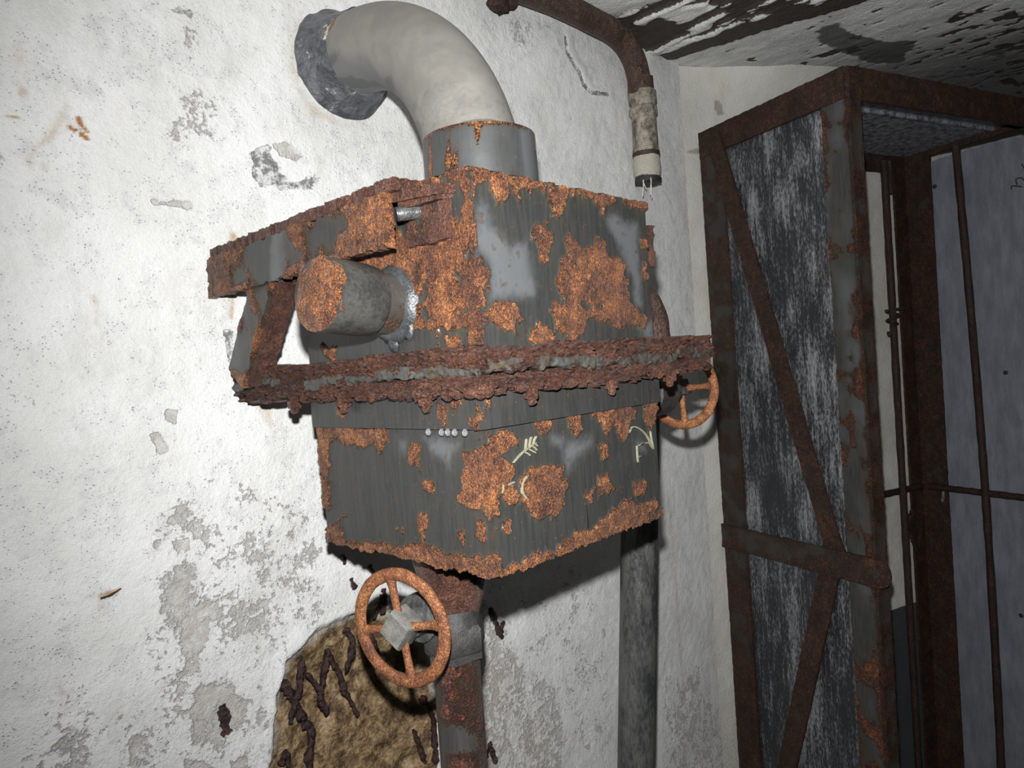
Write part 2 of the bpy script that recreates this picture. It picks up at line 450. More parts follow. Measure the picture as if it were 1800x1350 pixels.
def m_pipe():
    k = NT('grey_painted_duct'); v = k.obj()
    R, G, B = k.attr()
    n1 = k.noise(v, 16, 5, .6); n2 = k.noise(v, 120, 4, .6)
    c = k.mix(k.step(n1, .35, .65), (.165, .157, .142), (.21, .20, .178))
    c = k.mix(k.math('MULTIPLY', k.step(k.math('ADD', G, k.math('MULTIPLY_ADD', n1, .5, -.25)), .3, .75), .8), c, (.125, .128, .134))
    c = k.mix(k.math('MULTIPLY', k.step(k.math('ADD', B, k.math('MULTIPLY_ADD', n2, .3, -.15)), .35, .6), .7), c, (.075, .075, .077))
    c = k.mix(k.step(k.math('ADD', R, k.math('MULTIPLY_ADD', n2, .6, -.3)), .42, .6), c, (.20, .085, .035))
    k.bump(k.math('ADD', n1, k.math('MULTIPLY', n2, .25)), .001, .8)
    return k.out(c, .5, 0, .45)
M['duct'] = m_pipe()
def m_seal():
    k = NT('bitumen_seal'); v = k.obj()
    n1 = k.noise(v, 30, 5, .6); n2 = k.noise(v, 140, 4, .6)
    c = k.mix(k.step(n1, .35, .65), (.045, .047, .055), (.12, .125, .14))
    c = k.mix(k.step(k.noise(v, 24, 5, .7), .60, .66), c, (.50, .48, .42))
    k.bump(k.math('ADD', n1, n2), .006, 1.0)
    return k.out(c, .38, 0, .5)
M['seal'] = m_seal()
def m_grey(name, a, b, rough=.45, sc=25, streak=1.0, bump=.0012, spec=.5):
    k = NT(name); v = k.mapv(k.obj(), (1, 1, streak))
    n1 = k.noise(v, sc, 6, .65); n2 = k.noise(v, sc*8, 4, .6)
    c = k.mix(k.step(k.math('ADD', k.math('MULTIPLY', n1, .75), k.math('MULTIPLY', n2, .3)), .38, .66), a, b)
    k.bump(k.math('ADD', n1, k.math('MULTIPLY', n2, .4)), bump, 1.0)
    return k.out(c, rough, 0, spec)
M['greypipe'] = m_grey('wet_grey_pipe', (.026, .027, .028), (.085, .085, .083), .33, 22, .35, .004)
M['gasket'] = m_grey('grey_gasket', (.055, .055, .052), (.14, .15, .155), .4, 30, 1, .003)
M['sealant'] = m_grey('grey_sealant', (.022, .023, .025), (.052, .054, .057), .25, 40, 1, .002)
M['cap'] = m_grey('speckled_grey_cap', (.022, .023, .022), (.052, .052, .047), .36, 26, 1, .0014)
M['hub'] = m_grey('grey_hub', (.10, .10, .095), (.19, .185, .165), .5, 70, 1, .002)
M['dkiron'] = m_grey('dark_grey_iron', (.018, .018, .018), (.040, .037, .034), .5, 60, 1, .002)
M['chalk'] = m_grey('yellow_chalk', (.15, .15, .10), (.22, .215, .145), .8, 90, 1, .0006, .2)
M['band'] = m_grey('dark_flat_bar', (.026, .026, .027), (.045, .045, .046), .45, 40, .3, .0015)
M['fabric'] = m_grey('canvas_hose', (.42, .39, .32), (.58, .55, .47), .85, 260, 1, .003, .2)
M['thread'] = m_grey('pale_thread', (.5, .48, .42), (.62, .6, .54), .8, 100, 1, .0002, .2)
M['rubber'] = m_grey('black_rubber', (.012, .012, .012), (.025, .024, .023), .6, 90, 1, .001)
M['ring'] = m_grey('brown_band', (.022, .012, .012), (.04, .022, .02), .6, 90, 1, .001)
M['mould'] = m_grey('mouldy_sleeve', (.05, .045, .038), (.34, .30, .24), .6, 55, .7, .003)
def m_panel(name, dark, light, lo, hi):
    k = NT(name); v = k.obj()
    R, G, B = k.attr()
    st = k.noise(k.mapv(v, (1, 1, .10)), 75, 6, .7); n2 = k.noise(k.mapv(v, (1, 1, .35)), 220, 4, .7); n1 = k.noise(k.mapv(v, (1, 1, .5)), 9, 4, .6)
    f = k.math('ADD', k.math('MULTIPLY_ADD', st, .62, -.06), k.math('MULTIPLY_ADD', n2, .75, -.10))
    f = k.math('ADD', f, k.math('MULTIPLY_ADD', n1, .24, -.12))
    f = k.math('ADD', f, k.math('MULTIPLY_ADD', G, .22, -.08))
    c = k.mix(k.step(f, lo, hi), dark, light)
    k.bump(k.math('ADD', st, n2), .0016, 1.0)
    return k.out(c, .42, 0, .5)
M['panel'] = m_panel('streaked_steel_sheet', (.018, .019, .022), (.25, .255, .265), .42, .76)
M['roof'] = m_grey('steel_roof_painted_glints', (.05, .052, .058), (.34, .35, .39), .20, 40, 1, .006, .6)  # paler tone paints glints of light onto the dark steel
def m_bluish():
    k = NT('blue_grey_painted_sheet'); v = k.obj()
    R, G, B = k.attr()
    n1 = k.noise(k.mapv(v, (1, 1, .25)), 30, 5, .65); n2 = k.noise(v, 260, 4, .6); n3 = k.noise(v, 5, 3, .6)
    c = k.mix(k.step(k.math('ADD', k.math('MULTIPLY', n1, .7), k.math('MULTIPLY', n2, .3)), .36, .66), (.125, .137, .162), (.195, .208, .238))
    c = k.mix(k.math('MULTIPLY', k.step(n3, .45, .7), .35), c, (.115, .12, .13))
    c = k.mix(k.step(k.math('ADD', B, k.math('MULTIPLY_ADD', n2, .3, -.15)), .4, .6), c, (.022, .020, .020))
    k.bump(k.math('ADD', n1, k.math('MULTIPLY', n2, .4)), .002, 1.0)
    return k.out(c, .5, 0, .4)
M['bluish'] = m_bluish()
def m_water():
    k = NT('water_drop'); k.b.inputs['Transmission Weight'].default_value = 0.9; k.b.inputs['IOR'].default_value = 1.33
    return k.out((.8, .82, .85), .03)
M['water'] = m_water()
M['floor'] = m_grey('concrete_floor', (.10, .095, .085), (.20, .19, .17), .6, 8, 1, .004)
M['wire'] = rusty('rusted_wire', rust=[(0.28, (.008, .005, .007)), (0.45, (.022, .011, .012)), (0.60, (.050, .021, .018)), (0.8, (.15, .065, .04))], paint=(.02, .014, .014), paint2=(.03, .018, .016), bumpd=.002)

# ---------------------------------------------------------------- wall_left
def W(px, py):
    q = on(px, py, Yd, [0, YW, 0]); return np.array([q[0], q[2]])
def WP(pts): return np.array([W(*p) for p in pts])
def axis_steps(*seg):
    out = [seg[0][0]]
    for a, b, st in seg: out += list(np.linspace(a, b, max(2, int(round((b-a)/st))+1))[1:])
    return np.array(out)
xs = axis_steps((-1.6, 0.05, .06), (0.05, 0.15, .02), (0.15, COR[0]+.012, .004))
zs = axis_steps((-.4, 0.5, .05), (0.5, ZC, .004))
XX, ZZ = np.meshgrid(xs, zs)
P2 = np.stack([XX.ravel(), ZZ.ravel()], -1)
P3 = np.stack([P2[:, 0], np.zeros(len(P2)), P2[:, 1]], -1)
n_a = fbm(P3, 14, 5, 101)-.5; n_b = fbm(P3, 55, 4, 131)-.5; n_c = fbm(P3, 3.5, 4, 161)-.5
SP = WP([(478, 1480), (488, 1300), (498, 1215), (512, 1165), (548, 1125), (600, 1092), (648, 1070), (700, 1075), (742, 1120), (768, 1175), (775, 1260), (778, 1480)])
ds = masked(sdf_poly, P2, SP, .12, 1.0) + .025*n_a + .012*n_b
inside = sstep(.012, -.010, ds)
depth = inside*(.006 + .040*fbm(P3, 20, 6, 71, .58) + .02*sstep(0, -.09, ds)) - .004*sstep(.05, .0, ds)*(1-inside)
blobR = [  # bare render, in pixels of the photograph
    ([(272, 1015), (300, 985), (345, 985), (352, 1040), (400, 1050), (395, 1085), (370, 1130), (350, 1190), (318, 1180), (300, 1120), (272, 1060)], .66, .03),
    ([(330, 1260), (345, 1190), (400, 1200), (470, 1220), (440, 1260), (400, 1300), (375, 1330), (330, 1320)], .66, .03),
    ([(225, 1300), (245, 1290), (250, 1320), (228, 1345)], .7, .012),
    ([(310, 1420), (325, 1330), (375, 1340), (370, 1420)], .7, .02), ([(405, 1340), (430, 1330), (440, 1400), (410, 1400)], .7, .02),
    ([(395, 1035), (420, 1045), (480, 1050), (470, 1110), (430, 1120), (405, 1090)], .62, .03),
    ([(280, 880), (320, 870), (360, 900), (390, 960), (330, 970), (305, 950), (285, 920)], .55, .03),
    ([(255, 900), (330, 850), (420, 830), (560, 880), (600, 1040), (520, 1140), (490, 1400), (200, 1400), (230, 1150), (270, 1050)], .34, .05), ([(0, 1150), (140, 1180), (240, 1240), (240, 1400), (0, 1400)], .30, .05), ([(820, 980), (1000, 960), (1080, 1100), (1080, 1400), (830, 1400)], .30, .04),
    ([(1160, 1190), (1235, 1160), (1290, 1300), (1290, 1420), (1160, 1420)], .42, .06),
    ([(305, 955), (330, 950), (330, 965), (312, 972)], 1, .006), ([(270, 950), (280, 948), (282, 965), (272, 968)], 1, .006),
    ([(292, 720), (312, 722), (308, 745), (290, 735)], .95, .004), ([(348, 835), (378, 838), (380, 852), (352, 850)], .95, .006), ([(265, 765), (275, 765), (288, 790), (280, 795)], .85, .004),
    ([(310, 150), (360, 150), (390, 200), (385, 250), (310, 250), (285, 245), (305, 190)], .48, .03),
    ([(310, 30), (340, 20), (360, 60), (350, 130), (325, 130)], .48, .03),
    ([(410, 905), (480, 960), (560, 1010), (600, 1060), (540, 1120), (480, 1130), (440, 1050), (410, 980)], .42, .04),
    ([(265, 350), (330, 352), (335, 368), (270, 362)], .85, .006),
    ([(480, 255), (500, 250), (530, 275), (520, 290), (490, 275)], .8, .008),
    ([(820, 980), (880, 1060), (900, 1130), (990, 1200), (1000, 1300), (1000, 1480), (840, 1480), (790, 1200)], .45, .04),
    ([(100, 1270), (160, 1250), (180, 1400), (90, 1400)], .55, .03),
    ([(1150, 20), (1190, 100), (1160, 110), (1120, 60)], .5, .03),
    ([(895, 25), (980, 40), (960, 60), (930, 90), (900, 80)], .45, .03),
]
R = np.zeros(len(P2)); G = np.zeros(len(P2)); B = np.zeros(len(P2))
for pts, amt, soft in blobR:
    d_ = masked(sdf_poly, P2, WP(pts), .1) + .02*n_a + .012*n_b
    R = np.maximum(R, amt*sstep(soft, -soft, d_))
blobG = [
    ([(115, 175), (125, 190), (100, 240), (62, 270), (55, 300), (42, 280), (60, 255), (95, 215)], .42, .012),
    ([(30, 145), (50, 160), (42, 178), (32, 165)], .7, .008), ([(20, 75), (45, 80), (50, 120), (25, 115)], .3, .015),
    ([(70, 285), (85, 285), (85, 303), (70, 300)], .35, .008), ([(130, 140), (145, 145), (130, 160)], .3, .01), ([(205, 190), (218, 188), (215, 225), (205, 220)], .3, .01),
    ([(75, 133), (90, 133), (88, 140), (78, 140)], .5, .005),
    ([(133, 202), (143, 205), (142, 214), (156, 232), (150, 230), (135, 214)], 1.3, .003), ([(120, 220), (134, 228), (130, 230), (122, 225)], 1.2, .002), ([(142, 233), (155, 244), (150, 244), (141, 238)], 1.2, .002),
    ([(0, 203), (35, 208), (35, 211), (0, 206)], 1.3, .002), ([(53, 332), (61, 335), (58, 340), (52, 337)], 1.4, .002),
    ([(153, 518), (170, 515), (175, 545), (172, 575), (165, 570), (166, 540)], .42, .008), ([(155, 592), (168, 590), (166, 597)], .4, .005),
    ([(404, 405), (416, 410), (414, 490), (410, 560), (404, 560), (407, 490)], .8, .006),
    ([(412, 640), (440, 690), (480, 700), (480, 760), (468, 745), (440, 700), (405, 670)], .42, .012),
    ([(171, 1045), (212, 1033), (214, 1038), (190, 1050), (173, 1054)], .9, .004), ([(168, 1050), (188, 1052), (180, 1075), (170, 1070)], .3, .008),
    ([(98, 1205), (115, 1205), (115, 1225), (100, 1225)], .42, .01),
    ([(90, 1180), (130, 1180), (140, 1300), (95, 1290)], .15, .02),
    ([(525, 20), (540, 5), (520, 70), (520, 110), (535, 170), (600, 215), (630, 220), (600, 225), (545, 205), (508, 120), (510, 70)], .4, .015),
    ([(1172, 870), (1180, 870), (1192, 1020), (1207, 1230), (1200, 1230), (1185, 1030)], .3, .008),
    ([(800, 1060), (850, 1100), (880, 1140), (960, 1230), (985, 1350), (850, 1400), (800, 1200)], .22, .04),
    ([(390, 1235), (400, 1250), (400, 1300), (388, 1290)], .8, .006),
    ([(560, 430), (600, 420), (610, 700), (560, 700)], .12, .03),
]
for pts, amt, soft in blobG:
    d_ = masked(sdf_poly, P2, WP(pts), .08) + .006*n_a + .006*n_b
    G = np.maximum(G, (amt*1.35 if amt < .6 else amt)*sstep(soft, -soft, d_))
blobB = [
    ([(445, 270), (470, 258), (488, 285), (505, 300), (480, 305), (455, 290)], .75, .008), ([(448, 295), (470, 290), (500, 310), (565, 312), (555, 330), (520, 335), (480, 330), (452, 335)], .62, .012),
    ([(275, 0), (310, 12), (338, 15), (335, 25), (300, 20), (265, 5)], .7, .008),
    ([(390, 440), (405, 430), (411, 470), (405, 485), (395, 470), (375, 500), (365, 495), (385, 470)], .55, .01), ([(400, 585), (407, 585), (412, 635), (404, 640)], .8, .004),
    ([(227, 560), (238, 560), (242, 720), (232, 720)], .38, .008),
    ([(960, 985), (985, 975), (1010, 1090), (1035, 1250), (1020, 1310), (1005, 1310), (985, 1240), (965, 1100)], .34, .05),
    ([(880, 230), (915, 20), (935, 10), (900, 60), (890, 100)], .25, .02),
    ([(0, 0), (25, 0), (15, 60), (10, 80), (0, 90)], .36, .02), ([(0, 270), (10, 285), (0, 300)], .5, .01),
    ([(0, 640), (20, 660), (70, 700), (75, 720), (0, 740)], .34, .02), ([(55, 535), (70, 560), (75, 590), (60, 570)], .36, .015),
    ([(140, 1190), (170, 1190), (175, 1210), (150, 1210)], .36, .02), ([(20, 1290), (90, 1310), (120, 1420), (0, 1420)], .36, .03),
    ([(1000, 1100), (1045, 1150), (1040, 1230), (1010, 1200)], .38, .02),
]
for pts, amt, soft in blobB:
    d_ = masked(sdf_poly, P2, WP(pts), .08) + .022*n_a + .028*n_b
    B = np.maximum(B, amt*sstep(soft, -soft, d_))
relief = .010*n_c + .0022*n_b + .0012*(fbm(P3*np.array([1, 1, 1.8]), 150, 3, 33)-.5) + .0015*R
# the loose plaster edge: a shell that stands proud beside its crack
for pl in ([(993, 66), (996, 92), (1008, 112), (1020, 130)], [(1018, 128), (1026, 150), (1040, 163), (1068, 166)]):
    L_ = WP(pl); d_ = masked(sdf_line, P2, L_, .06) + .004*n_b
    relief = relief + .004*sstep(.006, .0, d_)
    side = masked(sdf_line, P2, L_+np.array([.012, .012]), .08)
    relief = relief - .0025*sstep(.03, .0, side)
    B = np.maximum(B, .95*sstep(.008, .002, d_))
band_r = sstep(.05, .0, np.abs(P2[:, 0]-COR[0]))
yy = YW + relief*1.0 + depth
yy = np.where(inside > .35, yy, yy)
isrock = inside > .5
V = np.stack([P2[:, 0], yy, P2[:, 1]], -1)
F = quads(len(xs), len(zs))
fr = isrock[F].sum(1) >= 3
wl = link('wall_left', V, F[~fr], M['wall'], None, np.stack([R, G, B], -1), smooth=180, kind='structure')
ed = sstep(-.0, -.03, ds)
rk = F[fr]
used = np.unique(rk); remap = np.zeros(len(V), int); remap[used] = np.arange(len(used))
link('exposed_concrete', V[used], remap[rk], M['rock'], wl, np.stack([R, (1-ed)*.9*sstep(.75,.95,P2[:,1]+.06*n_a), B], -1)[used], smooth=180, label='brown broken concrete showing where the plaster fell off')
# corroded mesh wires standing in and beside the hole
def wire(pts, r, seed, out=.004, sink=0.0, kind='wire'):
    q = [on(*p, Yd, [0, YW, 0]) for p in pts]
    path = smooth_path(q, 12) if len(q) > 2 else np.linspace(q[0], q[1], 12)
    hh = fbm(path, 40, 3, seed)
    path = path + np.outer(sink - out + .006*(hh-.5), Yd)
    rr = r*(.35 + 1.1*fbm(path, 110, 4, seed+5))*np.concatenate([[.35], np.ones(len(path)-2), [.35]])
    Vt, Ft = tube(path, rr, 8)
    Vt = Vt + (np.stack([fbm(Vt, 170, 3, seed+2), fbm(Vt, 170, 3, seed+3), fbm(Vt, 170, 3, seed+4)], -1)-.5)*r*1.5
    a = Acc().add(Vt, Ft)
    return a.build(kind, M['wire'], wl, .9, smooth=60)
c5 = lambda pts: [(480+x*.2962, 950+y*.2963) for x, y in pts]
wires = [(c5([(65, 845), (130, 950), (200, 1080), (240, 1160), (215, 1340)]), .0085, .010), (c5([(180, 690), (165, 850), (135, 960), (110, 1080)]), .0065, .006), (c5([(330, 640), (295, 830), (280, 960), (328, 1020)]), .0075, .003),
         (c5([(205, 790), (270, 880), (312, 1000)]), .006, .006), (c5([(432, 520), (470, 620), (430, 790)]), .0065, .002), (c5([(335, 685), (410, 810), (430, 920)]), .0055, .008), (c5([(420, 860), (480, 960), (522, 1050)]), .005, .014),
         (c5([(585, 560), (640, 680), (705, 760)]), .0060, .010), (c5([(650, 280), (662, 350), (640, 440)]), .0050, .0), (c5([(590, 470), (625, 380), (640, 320)]), .004, .0),
         (c5([(1283, 400), (1320, 500), (1355, 582)]), .0075, .0), (c5([(1360, 470), (1345, 540), (1340, 570)]), .005, .0), (c5([(1275, 1195), (1295, 1260), (1315, 1310)]), .008, .0), (c5([(1250, 1310), (1262, 1260), (1275, 1240)]), .006, .0),
         (c5([(455, 222), (466, 255), (482, 285)]), .0050, .0), (c5([(565, 145), (575, 170), (592, 190)]), .0050, .0), (c5([(402, 88), (412, 110), (415, 138)]), .0055, .0),
         (c5([(890, 930), (960, 1070), (980, 1330)]), .0070, .010), (c5([(860, 1130), (900, 1240), (935, 1340)]), .006, .020), (c5([(60, 1340), (85, 1270), (110, 1345)]), .007, .012), (c5([(245, 1180), (235, 1330), (225, 1400)]), .006, .014),
         (c5([(750, 680), (745, 740), (735, 790)]), .004, .010), ([(389, 1238), (393, 1262), (396, 1290)], .0075, .0), ([(386, 1250), (390, 1256), (394, 1258)], .006, .0), ([(175, 1052), (192, 1046), (213, 1034)], .0018, .0)]
for k_, (p_, r_, s_) in enumerate(wires): wire(p_, r_, 300+k_*11, out=.003, sink=s_)

# ---------------------------------------------------------------- wall_right (bends off), ceiling, floor
ss = axis_steps((-.02, 2.4, .012), (2.4, 4.2, .05)); zs2 = axis_steps((-.4, .3, .05), (.3, ZC, .012))
SS, ZZ = np.meshgrid(ss, zs2); SS, ZZ = SS.ravel(), ZZ.ravel()
base = np.array([COR[0], COR[1], 0.0]) + NV*.02
P = base + SS[:, None]*DV + ZZ[:, None]*Zd
nn = fbm(P, 9, 5, 211)-.5
cove = .17*np.clip((ZZ-(ZC-.24))/.24, 0, 1)**2
cove = cove*sstep(-.02, .6, SS)
rel = .012*(fbm(P, 4, 4, 212)-.5) + .004*(fbm(P, 40, 3, 213)-.5)
rel = rel*sstep(-.02, .05, SS)
V = P - NV*(cove+rel)[:, None]
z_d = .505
R = .5*sstep(.8, .2, ZZ+.5*nn) + .9*sstep(.02, .0, np.hypot((SS-.15), (ZZ-2.28)*.8)-.02)
G = .35*sstep(.15, .0, SS)*fbm(P*np.array([1, 1, .2]), 20, 3, 215)
def RW(px, py):
    q = on(px, py, NV, base); return [(q-base) @ DV, q[2]]
Q2 = np.stack([SS, ZZ], -1)
for pts, amt in (([(1252, 178), (1262, 182), (1270, 200), (1262, 206), (1254, 195)], .9), ([(1198, 262), (1212, 263), (1228, 262), (1228, 272), (1212, 270)], .8)):
    R = np.maximum(R, amt*sstep(.008, -.004, masked(sdf_poly, Q2, [RW(*p) for p in pts], .06)))
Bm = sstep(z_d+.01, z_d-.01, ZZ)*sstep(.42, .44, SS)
link('wall_right', V, quads(len(ss), len(zs2)), M['wall2'], None, np.stack([R, G, Bm], -1), smooth=180, kind='structure')

xs3 = axis_steps((-1.6, 1.1, .06), (1.1, 3.4, .008), (3.4, 6.2, .06)); ys3 = axis_steps((-2.4, -.1, .05), (-.1, 1.26, .008))
XX, YY = np.meshgrid(xs3, ys3); XX, YY = XX.ravel(), YY.ravel()
inwall = (YY <= YW+.03)
P = np.stack([XX, YY, np.full(len(XX), ZC)], -1)
crack = 2.122 + (1.19-YY)*.19 + .05*(fbm(P, 7, 4, 301)-.5) + .02*(fbm(P, 40, 3, 303)-.5)
left = sstep(.004, -.004, XX-crack)
an = fbm(P*np.array([26, 7, 1]), 1, 5, 305)
an2 = fbm(P*np.array([42, 20, 1]), 1, 5, 309)
dist = crack-XX
scal = left*np.clip(sstep(.47, .36, dist)*1.0, 0, 1)
R = scal*sstep(.40, .56, an + .25*sstep(.14, .04, dist) + .05)
R = np.maximum(R, left*sstep(.05, .01, dist)*sstep(.35, .6, fbm(P, 12, 3, 311)+.2))
spots = .8*(1-left)*sstep(.58, .66, an2 + .10*sstep(.5, -.1, YY-.3) - .12*sstep(.35, .10, XX-crack))
R = np.maximum(R, spots)
def CP(pts): return np.array([on(*p, Zd, [0, 0, ZC])[:2] for p in pts])
P2c = np.stack([XX, YY], -1)
dk = masked(sdf_poly, P2c, CP([(1430, 55), (1470, 42), (1510, 62), (1560, 72), (1610, 72), (1585, 108), (1540, 110), (1490, 95), (1440, 75)]), .2) + .05*(fbm(P, 22, 4, 315)-.5)
G = sstep(.01, -.01, dk)*.9
G = np.maximum(G, .7*sstep(.02, -.02, masked(sdf_poly, P2c, CP([(1720, 90), (1770, 85), (1765, 100), (1725, 97)]), .2)+.03*(fbm(P, 30, 3, 316)-.5)))
zz = ZC - left*.022 + R*left*.012 + .012*(fbm(P, 5, 4, 321)-.5) + .006*(fbm(P*np.array([1.6, .7, 1]), 22, 4, 322)-.5) + .003*R + (1-left)*(.0)
V = np.stack([XX, YY, zz], -1)
F = quads(len(xs3), len(ys3), flip=True)
keep = ((V[F][:, :, 1] <= YW+.035).all(1)) & ((((V[F]-COR) @ NV) <= .05).all(1))
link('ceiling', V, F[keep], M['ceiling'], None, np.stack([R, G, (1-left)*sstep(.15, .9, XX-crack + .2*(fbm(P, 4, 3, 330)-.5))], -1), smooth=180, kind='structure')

fx = np.linspace(-1.6, 6.2, 40); fy = np.linspace(-2.4, 1.22, 24)
XX, YY = np.meshgrid(fx, fy); V = np.stack([XX.ravel(), YY.ravel(), -.4+.004*(fbm(np.stack([XX.ravel(), YY.ravel(), 0*XX.ravel()], -1), 5, 3, 9)-.5)], -1)
F = quads(40, 24); keep = (((V[F]-COR) @ NV) <= .1).any(1)
link('floor', V, F[keep], M['floor'], None, None, smooth=180, kind='structure')

# ---------------------------------------------------------------- filter box
fb = thing('filter_box', ((X0+X1)/2, (Y0+Y1)/2, ZB), 'rust-eaten grey steel filter box bolted to the white wall by brackets', 'filter box')
U3 = lambda pts: [(800+x*.2962, 280+y*.2963) for x, y in pts]      # regions I measured the patches in
L4 = lambda pts: [(780+x*.3408, 580+y*.3407) for x, y in pts]
C2 = lambda pts: [(380+x/3., 380+y/3.) for x, y in pts]
FY = lambda pts: np.array([[on(*p, Yd, [0, Y0, 0])[i] for i in (0, 2)] for p in pts])   # right-hand face -> (X,z)
FX = lambda pts: np.array([[on(*p, Xd, [X0, 0, 0])[i] for i in (1, 2)] for p in pts])   # left-hand face -> (Y,z)

def shell(name, x0, y0, x1, y1, z0, z1, mat, parent, rightP, leftP, rightPale, leftPale, extra, bump=.0032, res=.002, raggedtop=.004, raggedbot=.004, taper=0.0, ry=(), stain=.45):
    """a four-sided riveted steel body with rust grown out of its faces; corner order starts at the far back"""
    corners = [(x0, y1), (x0, y0), (x1, y0), (x1, y1)]
    segs = [res, res, .012, .012]
    U = []; face = []; wn = []
    nrm = [np.array([-1, 0, 0.]), np.array([0, -1, 0.]), np.array([1, 0, 0.]), np.array([0, 1, 0.])]
    for k in range(4):
        a, b = np.array(corners[k]), np.array(corners[(k+1) % 4])
        n_ = max(2, int(round(np.linalg.norm(b-a)/segs[k])))
        for t in np.arange(n_)/n_:
            U.append(a+(b-a)*t); face.append(k)
            wn.append(nrm[k] if t > 0 else (nrm[k]+nrm[k-1]))
    U = np.array(U); face = np.array(face); wn = np.array(wn)
    nz_ = int(round((z1-z0)/res))+1
    zz_ = np.linspace(z0, z1, nz_)
    nu = len(U)
    P = np.zeros((nz_, nu, 3)); P[..., 0] = U[:, 0]; P[..., 1] = U[:, 1]; P[..., 2] = zz_[:, None]
    if taper:
        f = ((z1-zz_)/(z1-z0))[:, None]*taper
        P[..., 0] += np.sign((x0+x1)/2-P[..., 0])*f; P[..., 1] += np.sign((y0+y1)/2-P[..., 1])*f*np.where(P[..., 1] > (y0+y1)/2, 1, .4)
    P = P.reshape(-1, 3); fc = np.tile(face, nz_); N = np.tile(wn, (nz_, 1))
    r = np.zeros(len(P)); pale = np.zeros(len(P))
    n1 = fbm(P, 60, 4, 401)-.5; n2 = fbm(P, 190, 3, 405)-.5
    pert = .017*n1 + .013*n2
    onR = (np.abs(P[:, 1]-y0) < .012); onL = (np.abs(P[:, 0]-x0) < .012)
    for sel, c, polys, dst in ((onR, 0, rightP, 'r'), (onL, 1, leftP, 'r'), (onR, 0, rightPale, 'p'), (onL, 1, leftPale, 'p')):
        idx = np.where(sel)[0]; q = P[idx][:, [c, 2]]
        for poly in polys:
            amt = 1.0
            if isinstance(poly, tuple): poly, amt = poly
            if dst == 'r':
                d_ = masked(sdf_poly, q, poly, .04) + pert[idx]
                v = amt*sstep(.007, -.007, d_)
                if amt < 0: r[idx] = r[idx]*(1+amt*sstep(.005, -.005, d_))
                else: r[idx] = np.maximum(r[idx], v)
            else:
                d_ = masked(sdf_poly, q, poly, .06) + .6*pert[idx]
                pale[idx] = np.maximum(pale[idx], amt*sstep(.010, -.022, d_))
    hidden = (fc >= 2)
    r = np.where(hidden & ~onR & ~onL, np.clip(.45+1.8*(fbm(P, 22, 4, 77)-.5), 0, 1), r)
    e_top = z1-P[:, 2]; e_bot = P[:, 2]-z0
    for amount, ee, wd in ((extra.get('top', 0), e_top, .010), (extra.get('bottom', 0), e_bot, .010)):
        r = np.maximum(r, amount*sstep(wd, wd*.3, ee + .035*n1 + .02*n2))
    ec = np.minimum(np.hypot(P[:, 0]-x0, P[:, 1]-y0), 1)
    r = np.maximum(r, extra.get('corner', 0)*sstep(.008, .003, ec + .02*n1))
    r = np.maximum(r, .36*sstep(.62, .75, fbm(P, 120, 3, 444)))
    above = np.zeros(len(P))
    # drips: staining hangs below the rust
    rg = r.reshape(nz_, nu); dr = np.zeros_like(rg)
    acc_ = np.zeros(nu)
    dec = math.exp(-res/.035)
    for iz in range(nz_-1, -1, -1):
        acc_ = np.maximum(acc_*dec, sstep(.4, .8, rg[iz])); dr[iz] = acc_
    dr = dr.ravel()
    st = dr*(.15+stain*1.6*fbm(P*np.array([1, 1, .06]), 75, 3, 409))
    h = bump*sstep(.3, .75, r)*(.25 + 1.5*fbm(P, 85, 4, 411)) + bump*.7*sstep(.4, .9, r)*(fbm(P, 330, 3, 413)-.5)
    D = N*h[:, None]
    rag = np.zeros(len(P))
    rag += raggedtop*(fbm(P, 110, 3, 417)-.45)*np.exp(-(e_top/.003)**2) if raggedtop else 0
    rag -= raggedbot*(fbm(P, 110, 3, 419)-.3)*np.exp(-(e_bot/.003)**2)*sstep(.2, .7, r) if raggedbot else 0
    V = P + D; V[:, 2] += rag
    F = quads(nu, nz_, True)
    o = link(name, V, F, mat, parent, np.stack([r, pale, st], -1), smooth=60)
    # close the ends with fans
    me = o.data
    import bmesh
    bm = bmesh.new(); bm.from_mesh(me); bm.verts.ensure_lookup_table()
    bm.faces.new([bm.verts[i] for i in range(nu)][::-1]); bm.faces.new([bm.verts[nu*(nz_-1)+i] for i in range(nu)])
    bm.to_mesh(me); bm.free()
    return o

